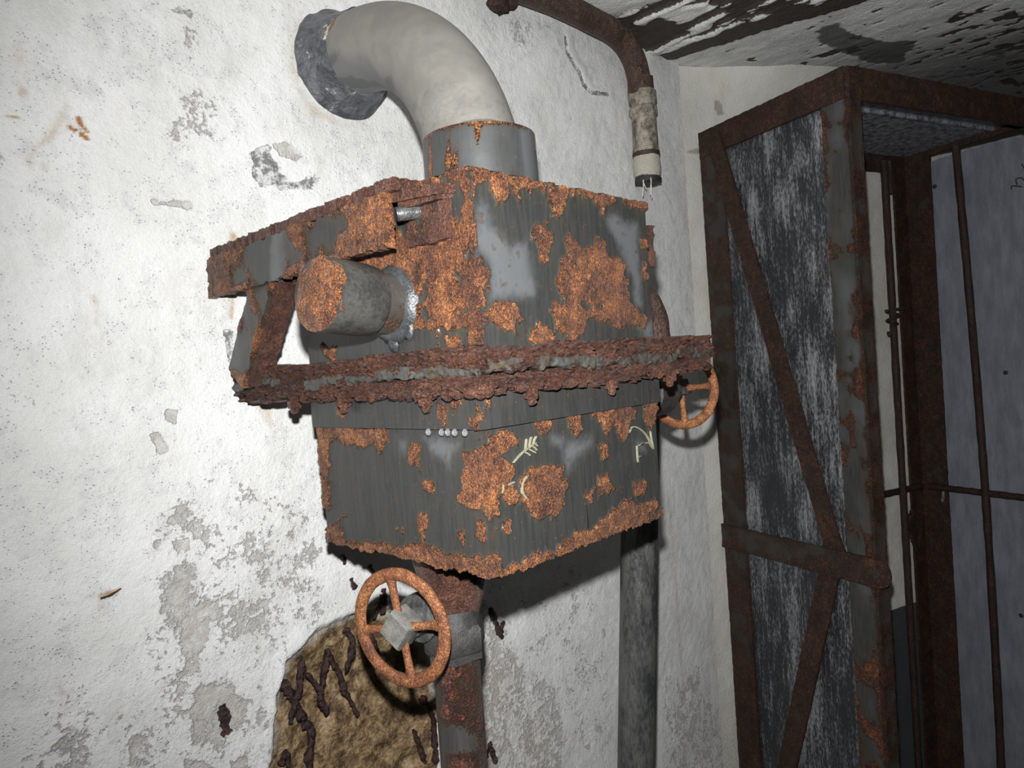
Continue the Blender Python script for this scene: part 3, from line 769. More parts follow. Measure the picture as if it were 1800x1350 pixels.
upR = [U3(p) for p in (
    [(190, 80), (335, 110), (330, 160), (300, 260), (240, 280), (215, 190), (200, 130)], [(330, 110), (380, 125), (372, 230), (345, 225)], [(420, 125), (460, 130), (452, 210), (435, 220)],
    [(555, 150), (690, 175), (640, 260), (650, 325), (570, 340), (560, 250)], [(810, 200), (960, 220), (940, 275), (890, 285), (885, 325), (870, 325), (862, 280), (825, 265)], [(990, 230), (1125, 240), (1125, 300), (1060, 285), (1000, 270)],
    [(455, 370), (520, 375), (560, 420), (590, 470), (555, 540), (545, 605), (505, 590), (490, 500), (460, 430)],
    [(660, 450), (705, 460), (735, 515), (790, 525), (840, 465), (895, 475), (890, 550), (990, 620), (1000, 700), (1030, 750), (1030, 840), (1085, 890), (1140, 945), (1110, 1025), (1075, 980), (920, 1005), (900, 955), (780, 950), (770, 1005), (735, 1060), (700, 1105), (645, 1095), (660, 1050), (605, 1020), (590, 950), (550, 910), (560, 880), (650, 870), (620, 760), (600, 700), (620, 610), (650, 560)],
    [(235, 860), (320, 845), (375, 870), (412, 945), (370, 980), (365, 1060), (330, 1020), (265, 1000), (215, 940)], [(448, 1000), (500, 985), (585, 1055), (585, 1130), (490, 1130), (450, 1070)],
    [(95, 570), (150, 575), (190, 640), (190, 740), (175, 880), (100, 890)], [(95, 880), (210, 890), (215, 965), (100, 985)], [(95, 960), (165, 990), (170, 1110), (95, 1120)], [(95, 60), (190, 80), (140, 140), (112, 210), (95, 240)],
    [(1100, 485), (1140, 495), (1135, 530), (1100, 525)], [(1105, 600), (1135, 600), (1140, 710), (1115, 710)])]
upR = [FY(p) for p in upR] + [(FY(U3([(725, 850), (790, 860), (860, 865), (855, 885), (760, 885)])), -1.0), (FY(U3([(770, 600), (800, 610), (795, 660), (770, 650)])), -.8)]
upL = [FX(C2(p)) for p in (
    [(560, 185), (700, 135), (1000, 85), (1000, 20), (1340, 20), (1360, 120), (1310, 230), (1372, 240), (1375, 480), (1250, 500), (1110, 560), (1110, 480), (1080, 480), (1110, 440), (1010, 380), (960, 320), (900, 300), (800, 270), (700, 230)],
    [(950, 575), (1100, 545), (1250, 505), (1375, 500), (1375, 580), (1260, 590), (1180, 585), (1050, 590)], [(1330, 470), (1375, 480), (1375, 720), (1345, 720), (1335, 600)], [(1215, 640), (1290, 640), (1290, 720), (1215, 715)], [(1050, 370), (1062, 370), (1068, 560), (1058, 560)], [(1165, 570), (1174, 570), (1176, 720), (1168, 720)],
    [(560, 690), (630, 690), (625, 760), (570, 750)])]
upL += [(FX(C2([(1250, 290), (1290, 280), (1300, 330), (1265, 350)])), -1), (FX(C2([(1085, 360), (1125, 360), (1120, 420), (1090, 430)])), -1)]
upRp = [FY(U3(p)) for p in ([(150, 240), (200, 250), (230, 370), (330, 490), (380, 480), (440, 430), (470, 700), (495, 800), (485, 845), (200, 845), (190, 640), (120, 560), (100, 420), (120, 290)], [(890, 340), (950, 285), (1010, 350), (1090, 370), (1110, 700), (1120, 900), (1050, 890), (1040, 700), (980, 560), (900, 410)], [(1040, 990), (1180, 930), (1190, 1100), (1150, 1100)])]
shell('upper_body', X0, Y0, X1, Y1, ZF0+.02, ZT, M['box'], fb, upR, upL, upRp, [], {'top': .95, 'corner': .8}, raggedtop=.007)
loR = [FY(L4(p)) for p in (
    [(230, 540), (330, 515), (395, 560), (370, 600), (305, 640), (372, 705), (340, 800), (300, 840), (290, 960), (235, 990)],
    [(315, 820), (370, 810), (402, 875), (370, 915), (330, 880)], [(408, 880), (420, 760), (480, 710), (550, 690), (632, 710), (640, 800), (632, 890), (580, 985), (560, 955), (490, 980), (450, 935)],
    [(480, 475), (565, 465), (540, 555), (500, 520)], [(645, 430), (725, 425), (712, 520), (690, 560), (652, 500)], [(735, 395), (985, 370), (1000, 450), (965, 505), (935, 575), (890, 500), (850, 535), (800, 450)], [(1035, 370), (1110, 360), (1097, 460), (1077, 530), (1050, 470)],
    [(805, 600), (855, 590), (855, 650), (825, 675)], [(730, 850), (785, 825), (770, 900), (740, 890)], [(808, 765), (860, 750), (905, 820), (860, 850), (820, 850)], [(985, 780), (1055, 765), (1045, 850), (1000, 855)], [(315, 985), (362, 975), (362, 1045), (330, 1045)],
    [(640, 1080), (780, 1020), (870, 940), (950, 880), (1040, 900), (1060, 960), (1140, 930), (1145, 975), (1000, 1030), (860, 1090), (650, 1150), (330, 1290), (235, 1310), (235, 1230), (330, 1240), (500, 1180), (640, 1130)], [(1060, 890), (1110, 895), (1110, 940), (1070, 940)],
    [(230, 1150), (320, 1160), (330, 1210), (300, 1290), (230, 1300)])]
loL = [FX(C2(p)) for p in ([(560, 1100), (885, 1115), (895, 1190), (850, 1260), (822, 1195), (730, 1230), (640, 1185), (580, 1140)], [(520, 1090), (575, 1100), (600, 1150), (585, 1300), (570, 1380), (540, 1370)], [(1000, 1200), (1072, 1205), (1060, 1345), (1008, 1310)])]
loL += [FX(p) for p in ([(728, 905), (748, 905), (742, 962), (732, 955)], [(742, 848), (758, 850), (756, 868), (744, 864)], [(570, 935), (590, 915), (600, 950), (700, 962), (740, 955), (770, 975), (872, 985), (872, 1025), (780, 1000), (700, 985), (570, 970)], [(825, 912), (850, 912), (848, 955), (832, 950)],
    [(808, 800), (835, 790), (866, 770), (872, 905), (850, 880), (835, 900), (802, 880), (812, 840)], [(560, 840), (575, 850), (575, 900), (562, 890)], [(585, 905), (605, 905), (600, 915)], [(690, 930), (705, 925), (705, 945)], [(795, 935), (812, 935), (808, 960)])]
loLp = [FX(C2(p)) for p in ([(1070, 1165), (1180, 1145), (1285, 1190), (1250, 1270), (1220, 1340), (1170, 1310), (1110, 1270)], [(935, 1170), (1000, 1170), (995, 1250), (950, 1260)])]
loRp = [FY(L4(p)) for p in ([(650, 560), (780, 540), (780, 620), (690, 690), (650, 760), (625, 700), (610, 620)], [(980, 570), (1040, 560), (1070, 640), (1030, 640)], [(560, 540), (640, 540), (640, 640), (560, 600)])]
shell('lower_body', X0+.004, Y0+.004, X1-.002, Y1, ZB, ZR0+.01, M['box'], fb, loR, loL, loRp, loLp, {'bottom': .9, 'corner': .35}, raggedbot=.012, taper=.003, stain=.3)
bandR = [FY(L4(p)) for p in ([(210, 300), (240, 310), (230, 400), (205, 400)],)]
bandL = [FX(C2(p)) for p in ([(640, 1000), (700, 1000), (690, 1060), (645, 1045)], [(1180, 990), (1225, 1000), (1215, 1085), (1185, 1070)], [(1240, 975), (1295, 985), (1290, 1040), (1250, 1035)], [(1335, 1040), (1400, 1060), (1400, 1130), (1340, 1120)])]
shell('rim_band', X0-.002, Y0-.002, X1+.004, Y1+.003, ZR0, ZF0+.022, M['box'], fb, bandR, bandL, [], [], {}, bump=.002, raggedtop=0, raggedbot=.002, stain=.2)

# flange: three corroded layers running from the wall, round the near corner, past the right side
def strip(name, z0, z1, off, mat, rust, wav, rag, seed, xr=1.115, yl=YW-.004, bump=.004, inset=.02, tilt=0.0, rows=9, drift=0.0):
    ox, oy = X0-off, Y0-off
    step = .0022
    ya, xb = np.arange(yl, oy, -step), np.arange(ox, xr, step)
    path = np.array([[ox, y] for y in ya] + [[x, oy] for x in xb]); n = len(path)
    nr = np.array([[-1., 0]]*len(ya) + [[0, -1.]]*len(xb))
    kx = len(ya)
    for j in range(-3, 3): nr[kx+j] = np.array([-.707, -.707])
    s = np.arange(n)*step; S0 = np.stack([s, 0*s+seed, 0*s], -1)
    prof = [(-inset, 1.0), (-.005, 1.0)] + [(.0018*math.sin(math.pi*q)-tilt*q, q) for q in np.linspace(1, 0, rows)] + [(-.005-tilt*0, 0), (-inset, 0)]
    wv = wav*2.6*(fbm(S0, 9, 3, seed)-.5) + wav*1.2*(fbm(S0, 28, 3, seed+1)-.5)
    lo_ = rag*(.7*sstep(.42, .8, fbm(S0, 40, 4, seed+8)) + .9*sstep(.35, .75, fbm(S0, 170, 4, seed+11)))
    hi_ = rag*.7*(fbm(S0, 90, 4, seed+9)-.35)
    dr = drift*2*(fbm(S0, 7, 3, seed+21)-.5)
    V = []
    for o_, t in prof:
        p = np.zeros((n, 3)); p[:, :2] = path + nr*(o_ + (dr[:, None] if o_ > -.01 else 0))
        p[:, 2] = z0-lo_ + (z1-z0+lo_+hi_)*t + wv
        if o_ > -.01:
            q = p*np.array([1, 1, 4.0])
            h = bump*2*(fbm(q, 42, 4, seed+3)-.5) + bump*1.6*(fbm(q, 130, 3, seed+5)-.5) + bump*.8*(fbm(p*np.array([.6, .6, 9]), 90, 2, seed+6)-.5)
            p[:, :2] += nr*h[:, None]
        V.append(p)
    V = np.concatenate(V); F = quads(n, len(prof), flip=True)
    a = default_attr(V, rust, seed, 34, 1.8)
    F = [tuple(q) for q in F] + [tuple(k*n for k in range(len(prof)))[::-1], tuple(k*n+n-1 for k in range(len(prof)))]
    return link(name, V, F, mat, fb, a, smooth=70)
strip('upper_flange', 1.603, 1.624, .012, M['lamina'], .92, .0034, .009, 501, bump=.009, xr=1.120, tilt=-.006, rows=10)
strip('gasket', 1.591, 1.604, .0185, M['lamina'],   .30, .0055, .004, 511, bump=.004, xr=1.128, rows=7, drift=.011)
strip('lower_flange', 1.575, 1.592, .015, M['lamina'], .95, .0034, .008, 521, bump=.008, xr=1.112, rows=10)
# bolts hanging under the flange
for k_, (bx_, by_) in enumerate([(X0-.012, 1.03), (X0-.012, .89), (X0-.012, .705), (X0+.075, Y0-.012), (X0+.245, Y0-.012), (X0+.40, Y0-.012)]):
    a = Acc(); c_ = np.array([bx_, by_, 1.570])
    a.add(*hexnut(c_, -Zd, .0105, .013, 6, .3*k_)); a.add(*tube([c_-Zd*.010, c_-Zd*.019, c_-Zd*.022], [.0065, .006, .003], 10))
    a.build('flange_bolt', M['crust'], fb, .95, noise=.0016, nscale=130)
# hanging crust crumbs under the flange near the corner
rng = random.Random(5)
def lump(c_, r_, seed):
    n_ = 10; vs = []
    for i in range(6):
        ph = math.pi*(i+.5)/6
        for j in range(n_):
            th = 2*math.pi*j/n_
            vs.append([math.sin(ph)*math.cos(th), math.sin(ph)*math.sin(th), math.cos(ph)])
    vs = np.array(vs); vs = vs*(.55+.9*fbm(vs+seed*3.1, 1.7, 3, seed))[:, None]
    F = [tuple(q) for q in quads(n_, 6, True)] + [tuple(range(n_))[::-1], tuple(range(n_*5, n_*6))]
    return np.array(c_) + vs*np.array(r_), F
a = Acc()
for k_ in range(40):
    t = rng.uniform(0, 1)
    if k_ % 2: p_ = (X0-.012, Y0 + t*.5, 1.571)
    else: p_ = (X0 + t*.45 - .01, Y0-.012, 1.571)
    a.add(*lump(p_, (.005+.008*rng.random(), .005+.008*rng.random(), .003+.005*rng.random()), k_))
a.add(*lump((X0-.006, Y0-.004, 1.572), (.014, .016, .010), 77))
a.build('rust_scab', M['crust'], fb, .95, noise=.003, nscale=160, kind='stuff')
# water hanging from the band
for p_ in ((753, 757), (776, 757), (787, 757), (799, 756), (817, 757)):
    q = on(*p_, Xd, [X0-.003, 0, 0]); q[2] = ZR0
    a = Acc().add(*lathe([(.001, .0015), (-.001, .0028), (-.003, .0036), (-.005, .0036), (-.007, .0028), (-.0082, .0014), (-.0085, .0004)], q, Zd, 14))
    a.build('water_drop', M['water'], fb, 0.0, smooth=180)

# mounting brackets: upper angle irons, diagonal struts
xa = X0-.040
slab('bracket_arm', np.array([xa, YW-.003, 1.752]), np.array([0, .712-YW, .004]), np.array([0, 0, .066]), -Xd, .006, M['box'], fb, res=.003, rust=.50, bump=.004, rag=.005, seed=601,
     shape=lambda s, t: (s, t), maskfn=lambda P, r: np.clip(r + .5*sstep(1.10, 1.18, P[:, 1]) + .35*sstep(.018, .0, P[:, 2]-1.752) - .95*sstep(.085, .02, np.abs(P[:, 1]-1.02)) + .3*sstep(.84, .74, P[:, 1]), 0, 1),
     palefn=lambda P, p: np.maximum(.3*p, sstep(.035, .0, np.abs(P[:, 1]-.985 + .25*(P[:, 2]-1.78)) + .03*(fbm(P, 50, 4, 5)-.5))))
slab('bracket_arm', np.array([xa-.004, YW-.003, 1.822]), np.array([0, .700-YW, .004]), np.array([.062, 0, .002]), Zd, .007, M['crust'], fb, res=.003, rust=.95, bump=.005, rag=.006, seed=611)
slab('bracket_arm', np.array([X1+.030, YW-.003, 1.742]), np.array([0, .63-YW, 0]), np.array([0, 0, .066]), Xd, .006, M['crust'], fb, res=.005, rust=.95, bump=.004, rag=.005, seed=621)
slab('bracket_arm', np.array([X1-.012, YW-.003, 1.812]), np.array([0, .655-YW, 0]), np.array([.048, 0, -.006]), Zd, .006, M['crust'], fb, res=.006, rust=.95, bump=.004, rag=.006, seed=631)
# bolting plate with its rod where the upper arm ends
slab('bracket_plate', np.array([X0-.004, .712, 1.757]), np.array([0, -.072, .0]), np.array([0, 0, .060]), -Xd, .006, M['crust'], fb, res=.004, rust=.85, bump=.003, rag=.003, seed=641)
a = Acc().add(*hexnut([X0-.010, .672, 1.772], -Xd, .009, .006, 20)); a.build('bracket_bolt', M['crust'], fb, .9, noise=.001)
a = Acc().add(*tube([[X0-.036, .705, 1.795], [X0-.020, .695, 1.797], [X0-.002, .690, 1.799]], [.009, .0085, .008], 14)); a.build('bracket_bolt', M['greypipe'], fb, .0, noise=.001)
slab('rust_flake', np.array([X0-.040, .712, 1.812]), np.array([.008, -.078, -.004]), np.array([.035, 0, .006]), Zd, .005, M['crust'], fb, res=.004, rust=.95, bump=.004, rag=.006, seed=651)
slab('rust_flake', np.array([X0-.032, .708, 1.803]), np.array([.006, -.070, .0]), np.array([.028, 0, .004]), Zd, .004, M['crust'], fb, res=.004, rust=.95, bump=.003, rag=.006, seed=655)
# diagonal struts from the arm down to the flange at the wall
def strut(xo, sgn, seed):
    top = np.array([xo, 1.03, 1.785]); low = np.array([xo, 1.165, 1.612])
    d_ = low-top; side = np.array([0, d_[2], -d_[1]]); side = side/np.linalg.norm(side)
    if side[1] > 0: side = -side
    wdt = .060
    slab('bracket_strut', top - side*wdt/2, d_*1.0, side*wdt, sgn*Xd, .006, M['box'], fb, res=.004, rust=.30, bump=.003, rag=.003, seed=seed,
         maskfn=lambda P, r: np.clip(r + .35*sstep(.02, .0, P[:, 2]-1.612), 0, 1))
    slab('bracket_strut', top + side*wdt/2, d_*.96, -sgn*Xd*.034, side, .006, M['crust'], fb, res=.005, rust=.7, bump=.004, rag=.004, seed=seed+5)
strut(X0-.034, -1, 661)

# collar on top
cc = np.array([.7755, .7794, ZT-.004])
a = Acc().add(*lathe([(0, .0865), (.02, .0865), (.060, .0865), (.100, .086), (.112, .0855), (.114, .081), (.113, .074), (.09, .074)], cc, Zd, 64))
Vc = np.concatenate(a.V); z_ = Vc[:, 2]-cc[2]
ra = np.clip(.75*sstep(.012, .0, .114-z_ + .02*(fbm(Vc, 50, 3, 7)-.5)) + .75*sstep(.62, .70, fbm(Vc, 45, 3, 17)), 0, 1)
a.build('collar', M['box'], fb, np.stack([ra, .35+.9*sstep(.4, .6, fbm(Vc*np.array([1, 1, .15]), 14, 3, 27)), .1+0*z_], -1), smooth=50)

# capped stub on the left face
sb = on(692, 536, Xd, [X0, 0, 0]); sax = np.array([-1, -.10, .085]); sax /= np.linalg.norm(sax)
a = Acc().add(*lathe([(0, .040), (.045, .040), (.052, .0405)], sb, sax, 40)); stub = a.build('pipe_stub', M['box'], fb, .32, noise=.0012)
a = Acc().add(*lathe([(.040, .040), (.044, .0445), (.060, .0465), (.115, .0465), (.122, .0455)], sb, sax, 48)); a.build('stub_cap', M['cap'], fb, .3, noise=.0010)
rr_ = np.linspace(0.001, 1, 14); th_ = np.linspace(0, 2*math.pi, 48, endpoint=False)
V = []
for q in rr_:
    for t in th_: V.append(sb + sax*.122 + .0455*q*(np.array([0, 1., 0])*math.cos(t) + np.array([0, 0, 1.])*math.sin(t)) + np.array([1., 0, 0])*.0455*q*(.085*math.sin(t)-.10*math.cos(t)))
V = np.array(V); V[:, 0] -= .004 + .009*(fbm(V, 60, 4, 31)-.5) - .0035*np.repeat(rr_**6, 48)
V = np.concatenate([V, V[-48:]+np.array([.008, 0, 0])])
a = Acc().add(V, [tuple(q) for q in quads(48, 15, True)] + [tuple(range(48))[::-1]])
a.build('rusted_end', M['box'], fb, np.tile([1., 0, 0], (len(V), 1)), smooth=60)
a = Acc().add(*lathe([(-.001, .053), (.004, .051), (.009, .046), (.012, .041), (.012, .038)], sb, -Xd, 40))
a.add(*lump(sb+np.array([-.004, .0, -.052]), (.004, .010, .013), 12)); a.add(*lump(sb+np.array([-.003, -.030, -.030]), (.006, .010, .020), 13)); a.add(*lump(sb+np.array([-.003, .01, -.075]), (.004, .008, .010), 14))
a.build('seal_ring', M['sealant'], fb, .0, noise=.003, nscale=70, smooth=70)
# pipe elbow on the far right face
p_ = smooth_path([[X1-.002, .69, 1.688], [X1+.045, .69, 1.688], [X1+.072, .69, 1.680], [X1+.088, .69, 1.658], [X1+.092, .69, 1.630], [X1+.092, .69, 1.590]], 5)
a = Acc().add(*tube(p_, .042, 24)); a.build('side_elbow', M['conduit'], fb, .9, noise=.002)

# chalk marks
def stroke(name, lines, wd):
    a = Acc()
    for ln in lines:
        q = np.array([on(*p, Yd, [0, Y0+.004, 0]) for p in L4(ln)])
        q[:, 1] = Y0+.0035
        if len(q) > 2: q = smooth_path(q, 4)
        V = []; t = np.gradient(q, axis=0); t /= np.linalg.norm(t, axis=1)[:, None]
        nrm_ = np.stack([-t[:, 2], 0*t[:, 0], t[:, 0]], -1)
        n_ = len(q)
        wv = wd*(.7+.6*fbm(q, 200, 2, 3))*np.concatenate([[.5], np.ones(n_-2), [.4]])
        for dy in (0.0, -.0030):
            for sg in (-1, 1): V.append(q + nrm_*wv[:, None]*sg + np.array([0, dy, 0]))
        V = np.concatenate(V)   # back-, back+, front-, front+
        F = []
        for i in range(n_-1):
            A_, B_, C_, D_ = i, n_+i, 2*n_+i, 3*n_+i
            F += [(C_, D_, D_+1, C_+1), (A_, A_+1, B_+1, B_), (A_, C_, C_+1, A_+1), (B_, B_+1, D_+1, D_)]
        F += [(0, n_, 3*n_, 2*n_), (n_-1, 3*n_-1, 4*n_-1, 2*n_-1)]
        a.add(V, F)
    a.build(name, M['chalk'], fb, 0.0, smooth=0, label='pale yellow chalk stroke')
stroke('chalk_mark', [[(352, 685), (400, 632), (470, 580)], [(415, 618), (418, 585), (420, 562)], [(435, 603), (440, 570), (446, 552)], [(455, 590), (462, 565), (472, 548)], [(405, 628), (430, 640), (438, 648)], [(425, 612), (450, 625), (468, 634)], [(445, 598), (462, 608), (474, 622)], [(462, 586), (470, 592), (476, 600)]], .0009)
stroke('chalk_mark', [[(428, 750), (405, 775), (397, 810), (402, 845), (420, 870)]], .0013)
stroke('chalk_mark', [[(950, 530), (968, 500), (1005, 512), (1040, 545), (1075, 612)], [(1060, 522), (1066, 565), (1076, 614)], [(1074, 612), (1045, 580), (990, 600)], [(990, 598), (992, 640), (996, 682)], [(1006, 594), (1025, 586), (1045, 584)], [(996, 655), (1008, 650)]], .0009)
stroke('chalk_mark', [[(325, 800), (340, 790), (358, 784)], [(300, 798), (298, 820), (294, 842)]], .0009)

# ---------------------------------------------------------------- elbow duct
ed_ = thing('elbow_duct', (.83, YW, 2.2), 'thick grey bent duct from the wall down into the top collar of the box', 'duct')
EX0, EZ, EX1, EY, ER, rb = .8426, 2.2237, .7665, .7794, .0738, .42
path = [np.array([EX0, y, EZ]) for y in np.linspace(YW+.02, EY+rb, 5)]
for t in np.linspace(0, math.pi/2, 60)[1:]:
    path.append(np.array([EX0+(EX1-EX0)*t/(math.pi/2), EY+rb-rb*math.sin(t), EZ-rb*(1-math.cos(t))]))
path = [p for p in path if p[2] > 1.935]
V, F = tube(path, ER, 72)
V = V + (fbm(V, 12, 3, 701)-.5)[:, None]*.004
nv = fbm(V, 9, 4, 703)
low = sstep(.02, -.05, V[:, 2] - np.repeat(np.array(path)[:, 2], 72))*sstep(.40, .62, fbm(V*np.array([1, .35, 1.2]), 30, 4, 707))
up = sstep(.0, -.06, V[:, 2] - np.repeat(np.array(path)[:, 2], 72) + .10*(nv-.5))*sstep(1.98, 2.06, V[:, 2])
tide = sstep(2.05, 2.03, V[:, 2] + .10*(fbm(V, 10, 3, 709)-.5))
rst = sstep(.026, .012, np.hypot(V[:, 1]-1.150, V[:, 2]-(EZ+.028)) + .02*(fbm(V, 80, 3, 5)-.5))*(V[:, 0] < EX0-.03)
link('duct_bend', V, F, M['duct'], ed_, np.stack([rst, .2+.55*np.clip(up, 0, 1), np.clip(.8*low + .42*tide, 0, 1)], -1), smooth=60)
a = Acc().add(*lathe([(-.01, .098), (.0, .106), (.008, .107), (.016, .100), (.030, .092), (.055, .083), (.085, .0765), (.10, .0738)], [EX0, YW, EZ], -Yd, 64))
a.build('wall_seal', M['seal'], ed_, 0.0, noise=.006, nscale=38, smooth=80)

# ---------------------------------------------------------------- conduit with hose, near the ceiling
YC = YW-.06
cq = lambda x, y, d=0: on(x, y, Yd, [0, YC-d, 0])
hc = thing('rusted_conduit', cq(1137, 300), 'brown rusted pipe bending down beside the ceiling with frayed canvas hose end', 'pipe')
p_ = smooth_path([cq(820, -75), cq(900, -28), cq(975, 3), cq(1045, 38), cq(1085, 62), cq(1108, 92), cq(1121, 128), cq(1126, 165)], 8)
V, F = tube(p_, .034, 24); V = V + (fbm(V, 45, 4, 711)-.5)[:, None]*.007
link('conduit_pipe', V, F, M['conduit'], hc, default_attr(V, .95), smooth=60)
ax = cq(1137, 300)-cq(1126, 135); ax /= np.linalg.norm(ax)
a = Acc().add(*tube([cq(1125.5, 140), cq(1127, 162)], .038, 24)); a.build('coupling', M['conduit'], hc, .95, noise=.004)
a = Acc(); p0 = cq(1128, 160); lk = np.linalg.norm(cq(1131, 205)-p0)
a.add(*lathe([(0, .036), (.006, .041), (lk*.45, .0415), (lk*.55, .038), (lk*.66, .037), (lk*.72, .042), (lk*.92, .042), (lk, .037)], p0, ax, 28)); a.build('threaded_sleeve', M['mould'], hc, .0, noise=.002)
a = Acc(); p1 = cq(1131, 200); l2 = np.linalg.norm(cq(1135.5, 270)-p1)
a.add(*lathe([(0, .0365), (l2*.88, .037), (l2*.90, .0395), (l2, .0395)], p1, ax, 28)); a.build('sleeve', M['mould'], hc, .0, noise=.0015)
p2 = cq(1135.5, 268); a = Acc().add(*lathe([(0, .0385), (.002, .0405), (.013, .0405), (.015, .0385)], p2, ax, 32)); a.build('hose_clamp', M['ring'], hc, 0.0)
p3 = cq(1136, 276); l3 = np.linalg.norm(cq(1138.5, 318)-p3)
a = Acc().add(*lathe([(0, .0390), (l3*.35, .0410), (l3*.62, .0405), (l3*.85, .037), (l3*.98, .033)], p3, ax, 32)); a.build('canvas_hose', M['fabric'], hc, 0.0, noise=.002)
a = Acc().add(*lathe([(l3*.75, .034), (l3*.95, .0395), (l3*1.10, .0385), (l3*1.12, .03)], p3, ax, 24)); a.build('hose_lining', M['rubber'], hc, 0.0, noise=.005, nscale=90)
for k_, pts in enumerate(([(1131, 316), (1131, 330), (1130, 345)], [(1144, 312), (1145, 330), (1146, 348)], [(1130, 318), (1134, 328), (1136, 332)], [(1145, 316), (1143, 338), (1146, 344)])):
    a = Acc().add(*tube(smooth_path([cq(*p, .03) for p in pts], 5), .0014, 6)); a.build('loose_thread', M['thread'], hc, 0.0)
a = Acc().add(*lump(cq(880, 4), (.035, .02, .022), 41)); a.add(*lump(cq(897, 2), (.025, .02, .018), 42)); a.add(*lump(cq(868, 3), (.012, .01, .012), 43))
a.build('rust_scab', M['dark'], hc, .95, noise=.006)

# ---------------------------------------------------------------- valves
def handwheel(parent, c, r, phase, axis, tube_r=.0085):
    """wheel standing across a horizontal axis that points at the front of the hub"""
    c = np.array(c); e1 = np.array([-axis[1], axis[0], 0.0])
    n_, k_ = 56, 14
    V = []
    for i in range(n_):
        t = 2*math.pi*i/n_
        e = e1*math.cos(t) + Zd*math.sin(t)
        for j in range(k_):
            q = 2*math.pi*j/k_
            V.append(c + e*(r-.0095 + .0095*math.cos(q)) + axis*(tube_r*.75*math.sin(q)))
    V = np.array(V)
    F = [(i*k_+j, i*k_+(j+1) % k_, ((i+1) % n_)*k_+(j+1) % k_, ((i+1) % n_)*k_+j) for i in range(n_) for j in range(k_)]
    V = V + (fbm(V, 120, 3, 731)-.5)[:, None]*.0022
    wh = link('handwheel', V, F, M['wheel'], parent, np.tile([1., 0, 0], (len(V), 1)), smooth=60)
    for s in range(4):
        t = phase + s*math.pi/2
        e = e1*math.cos(t) + Zd*math.sin(t); g = -e1*math.sin(t) + Zd*math.cos(t)
        pts = [c+e*q for q in np.linspace(.010, r-.010, 8)]
        V = []
        for i, p in enumerate(pts):
            wd = .0082 - .0025*math.sin(math.pi*i/7) + (.004 if i == 7 else .0015 if i == 6 else 0)
            for j in range(10):
                q = 2*math.pi*j/10
                V.append(p + g*wd*math.cos(q) + axis*(.0052*math.sin(q)))
        V = np.array(V); V = V + (fbm(V, 140, 3, 733)-.5)[:, None]*.0015
        F = [tuple(q) for q in quads(10, 8, True)] + [tuple(range(10))[::-1], tuple(range(70, 80))]
        link('spoke', V, F, M['wheel'], wh, np.tile([1., 0, 0], (len(V), 1)), smooth=60)
    return wh
PX_, PY_ = .672, .800
v1 = thing('outlet_valve', (PX_, PY_, .9), 'rusted pipe and spoked handwheel with grey square hub below the filter box', 'valve')
V, F = tube([[PX_, PY_, z] for z in np.linspace(.55, 1.19, 60)], .0345, 32); V = V + (fbm(V, 40, 4, 741)-.5)[:, None]*.004
link('outlet_pipe', V, F, M['pipe_rust'], v1, default_attr(V, .40, 745), smooth=60)
NZ = 1.180
a = Acc().add(*hexnut([PX_, PY_, NZ], Zd, .043, .014, 6, .35, .1)).add(*hexnut([PX_, PY_, NZ+.013], Zd, .0475, .040, 6, .2, .08)); a.add(*lathe([(NZ+.05, .041), (NZ+.075, .036)], [PX_, PY_, 0], Zd, 28)); a.build('union_nut', M['dkiron'], v1, .2, noise=.0015)
a = Acc().add(*lathe([(NZ+.06, .033), (NZ+.072, .036), (NZ+.10, .046), (1.318, .055), (1.330, .058), (1.338, .058)], [PX_+.006, PY_, 0], Zd, 40)); a.build('reducer_cone', M['crust'], v1, .95, noise=.003)
wax = np.array([-math.cos(.23), -math.sin(.23), 0.0])
cw = CAM + ray(705, 1103)*.985
a = Acc().add(*lathe([(-.115, .028), (-.07, .030), (-.052, .030), (-.050, .034), (-.036, .034), (-.034, .024), (-.02, .020), (-.018, .011), (.005, .011)], cw, wax, 28)); a.build('bonnet', M['greypipe'], v1, .3, noise=.0015)
wh = handwheel(v1, cw, .0835, math.radians(10), wax)
a = Acc().add(*hexnut(cw-wax*.020, wax, .0275, .036, 4, math.radians(8), .10)); a.build('hub', M['hub'], wh, 0.0, noise=.0012, label='grey square hub nut')
v2 = thing('side_valve', (1.1, .757, 1.45), 'half hidden handwheel valve sticking out behind the right side of the box', 'valve')
cw2 = np.array([1.2756, .757, 1.5286])
wh2 = handwheel(v2, cw2, .083, math.radians(3), -Xd)
a = Acc().add(*hexnut(cw2-Xd*.016, Xd, .022, .03, 4, .5)); a.build('hub', M['dkiron'], wh2, 0.0, noise=.001)
a = Acc().add(*lathe([(-.20, .030), (-.14, .030), (-.135, .044), (-.080, .046), (-.075, .032), (-.045, .030), (-.04, .014), (0, .012)], cw2, Xd, 32)); a.build('valve_body', M['dkiron'], v2, .3, noise=.002)
a = Acc().add(*hexnut(cw2+np.array([-.185, 0, -.058]), -Zd, .032, .036, 6, .3)); a.add(*lathe([(0, .022), (.05, .022)], cw2+np.array([-.185, 0, -.06]), Zd, 20)); a.build('drain_plug', M['crust'], v2, .95, noise=.003)

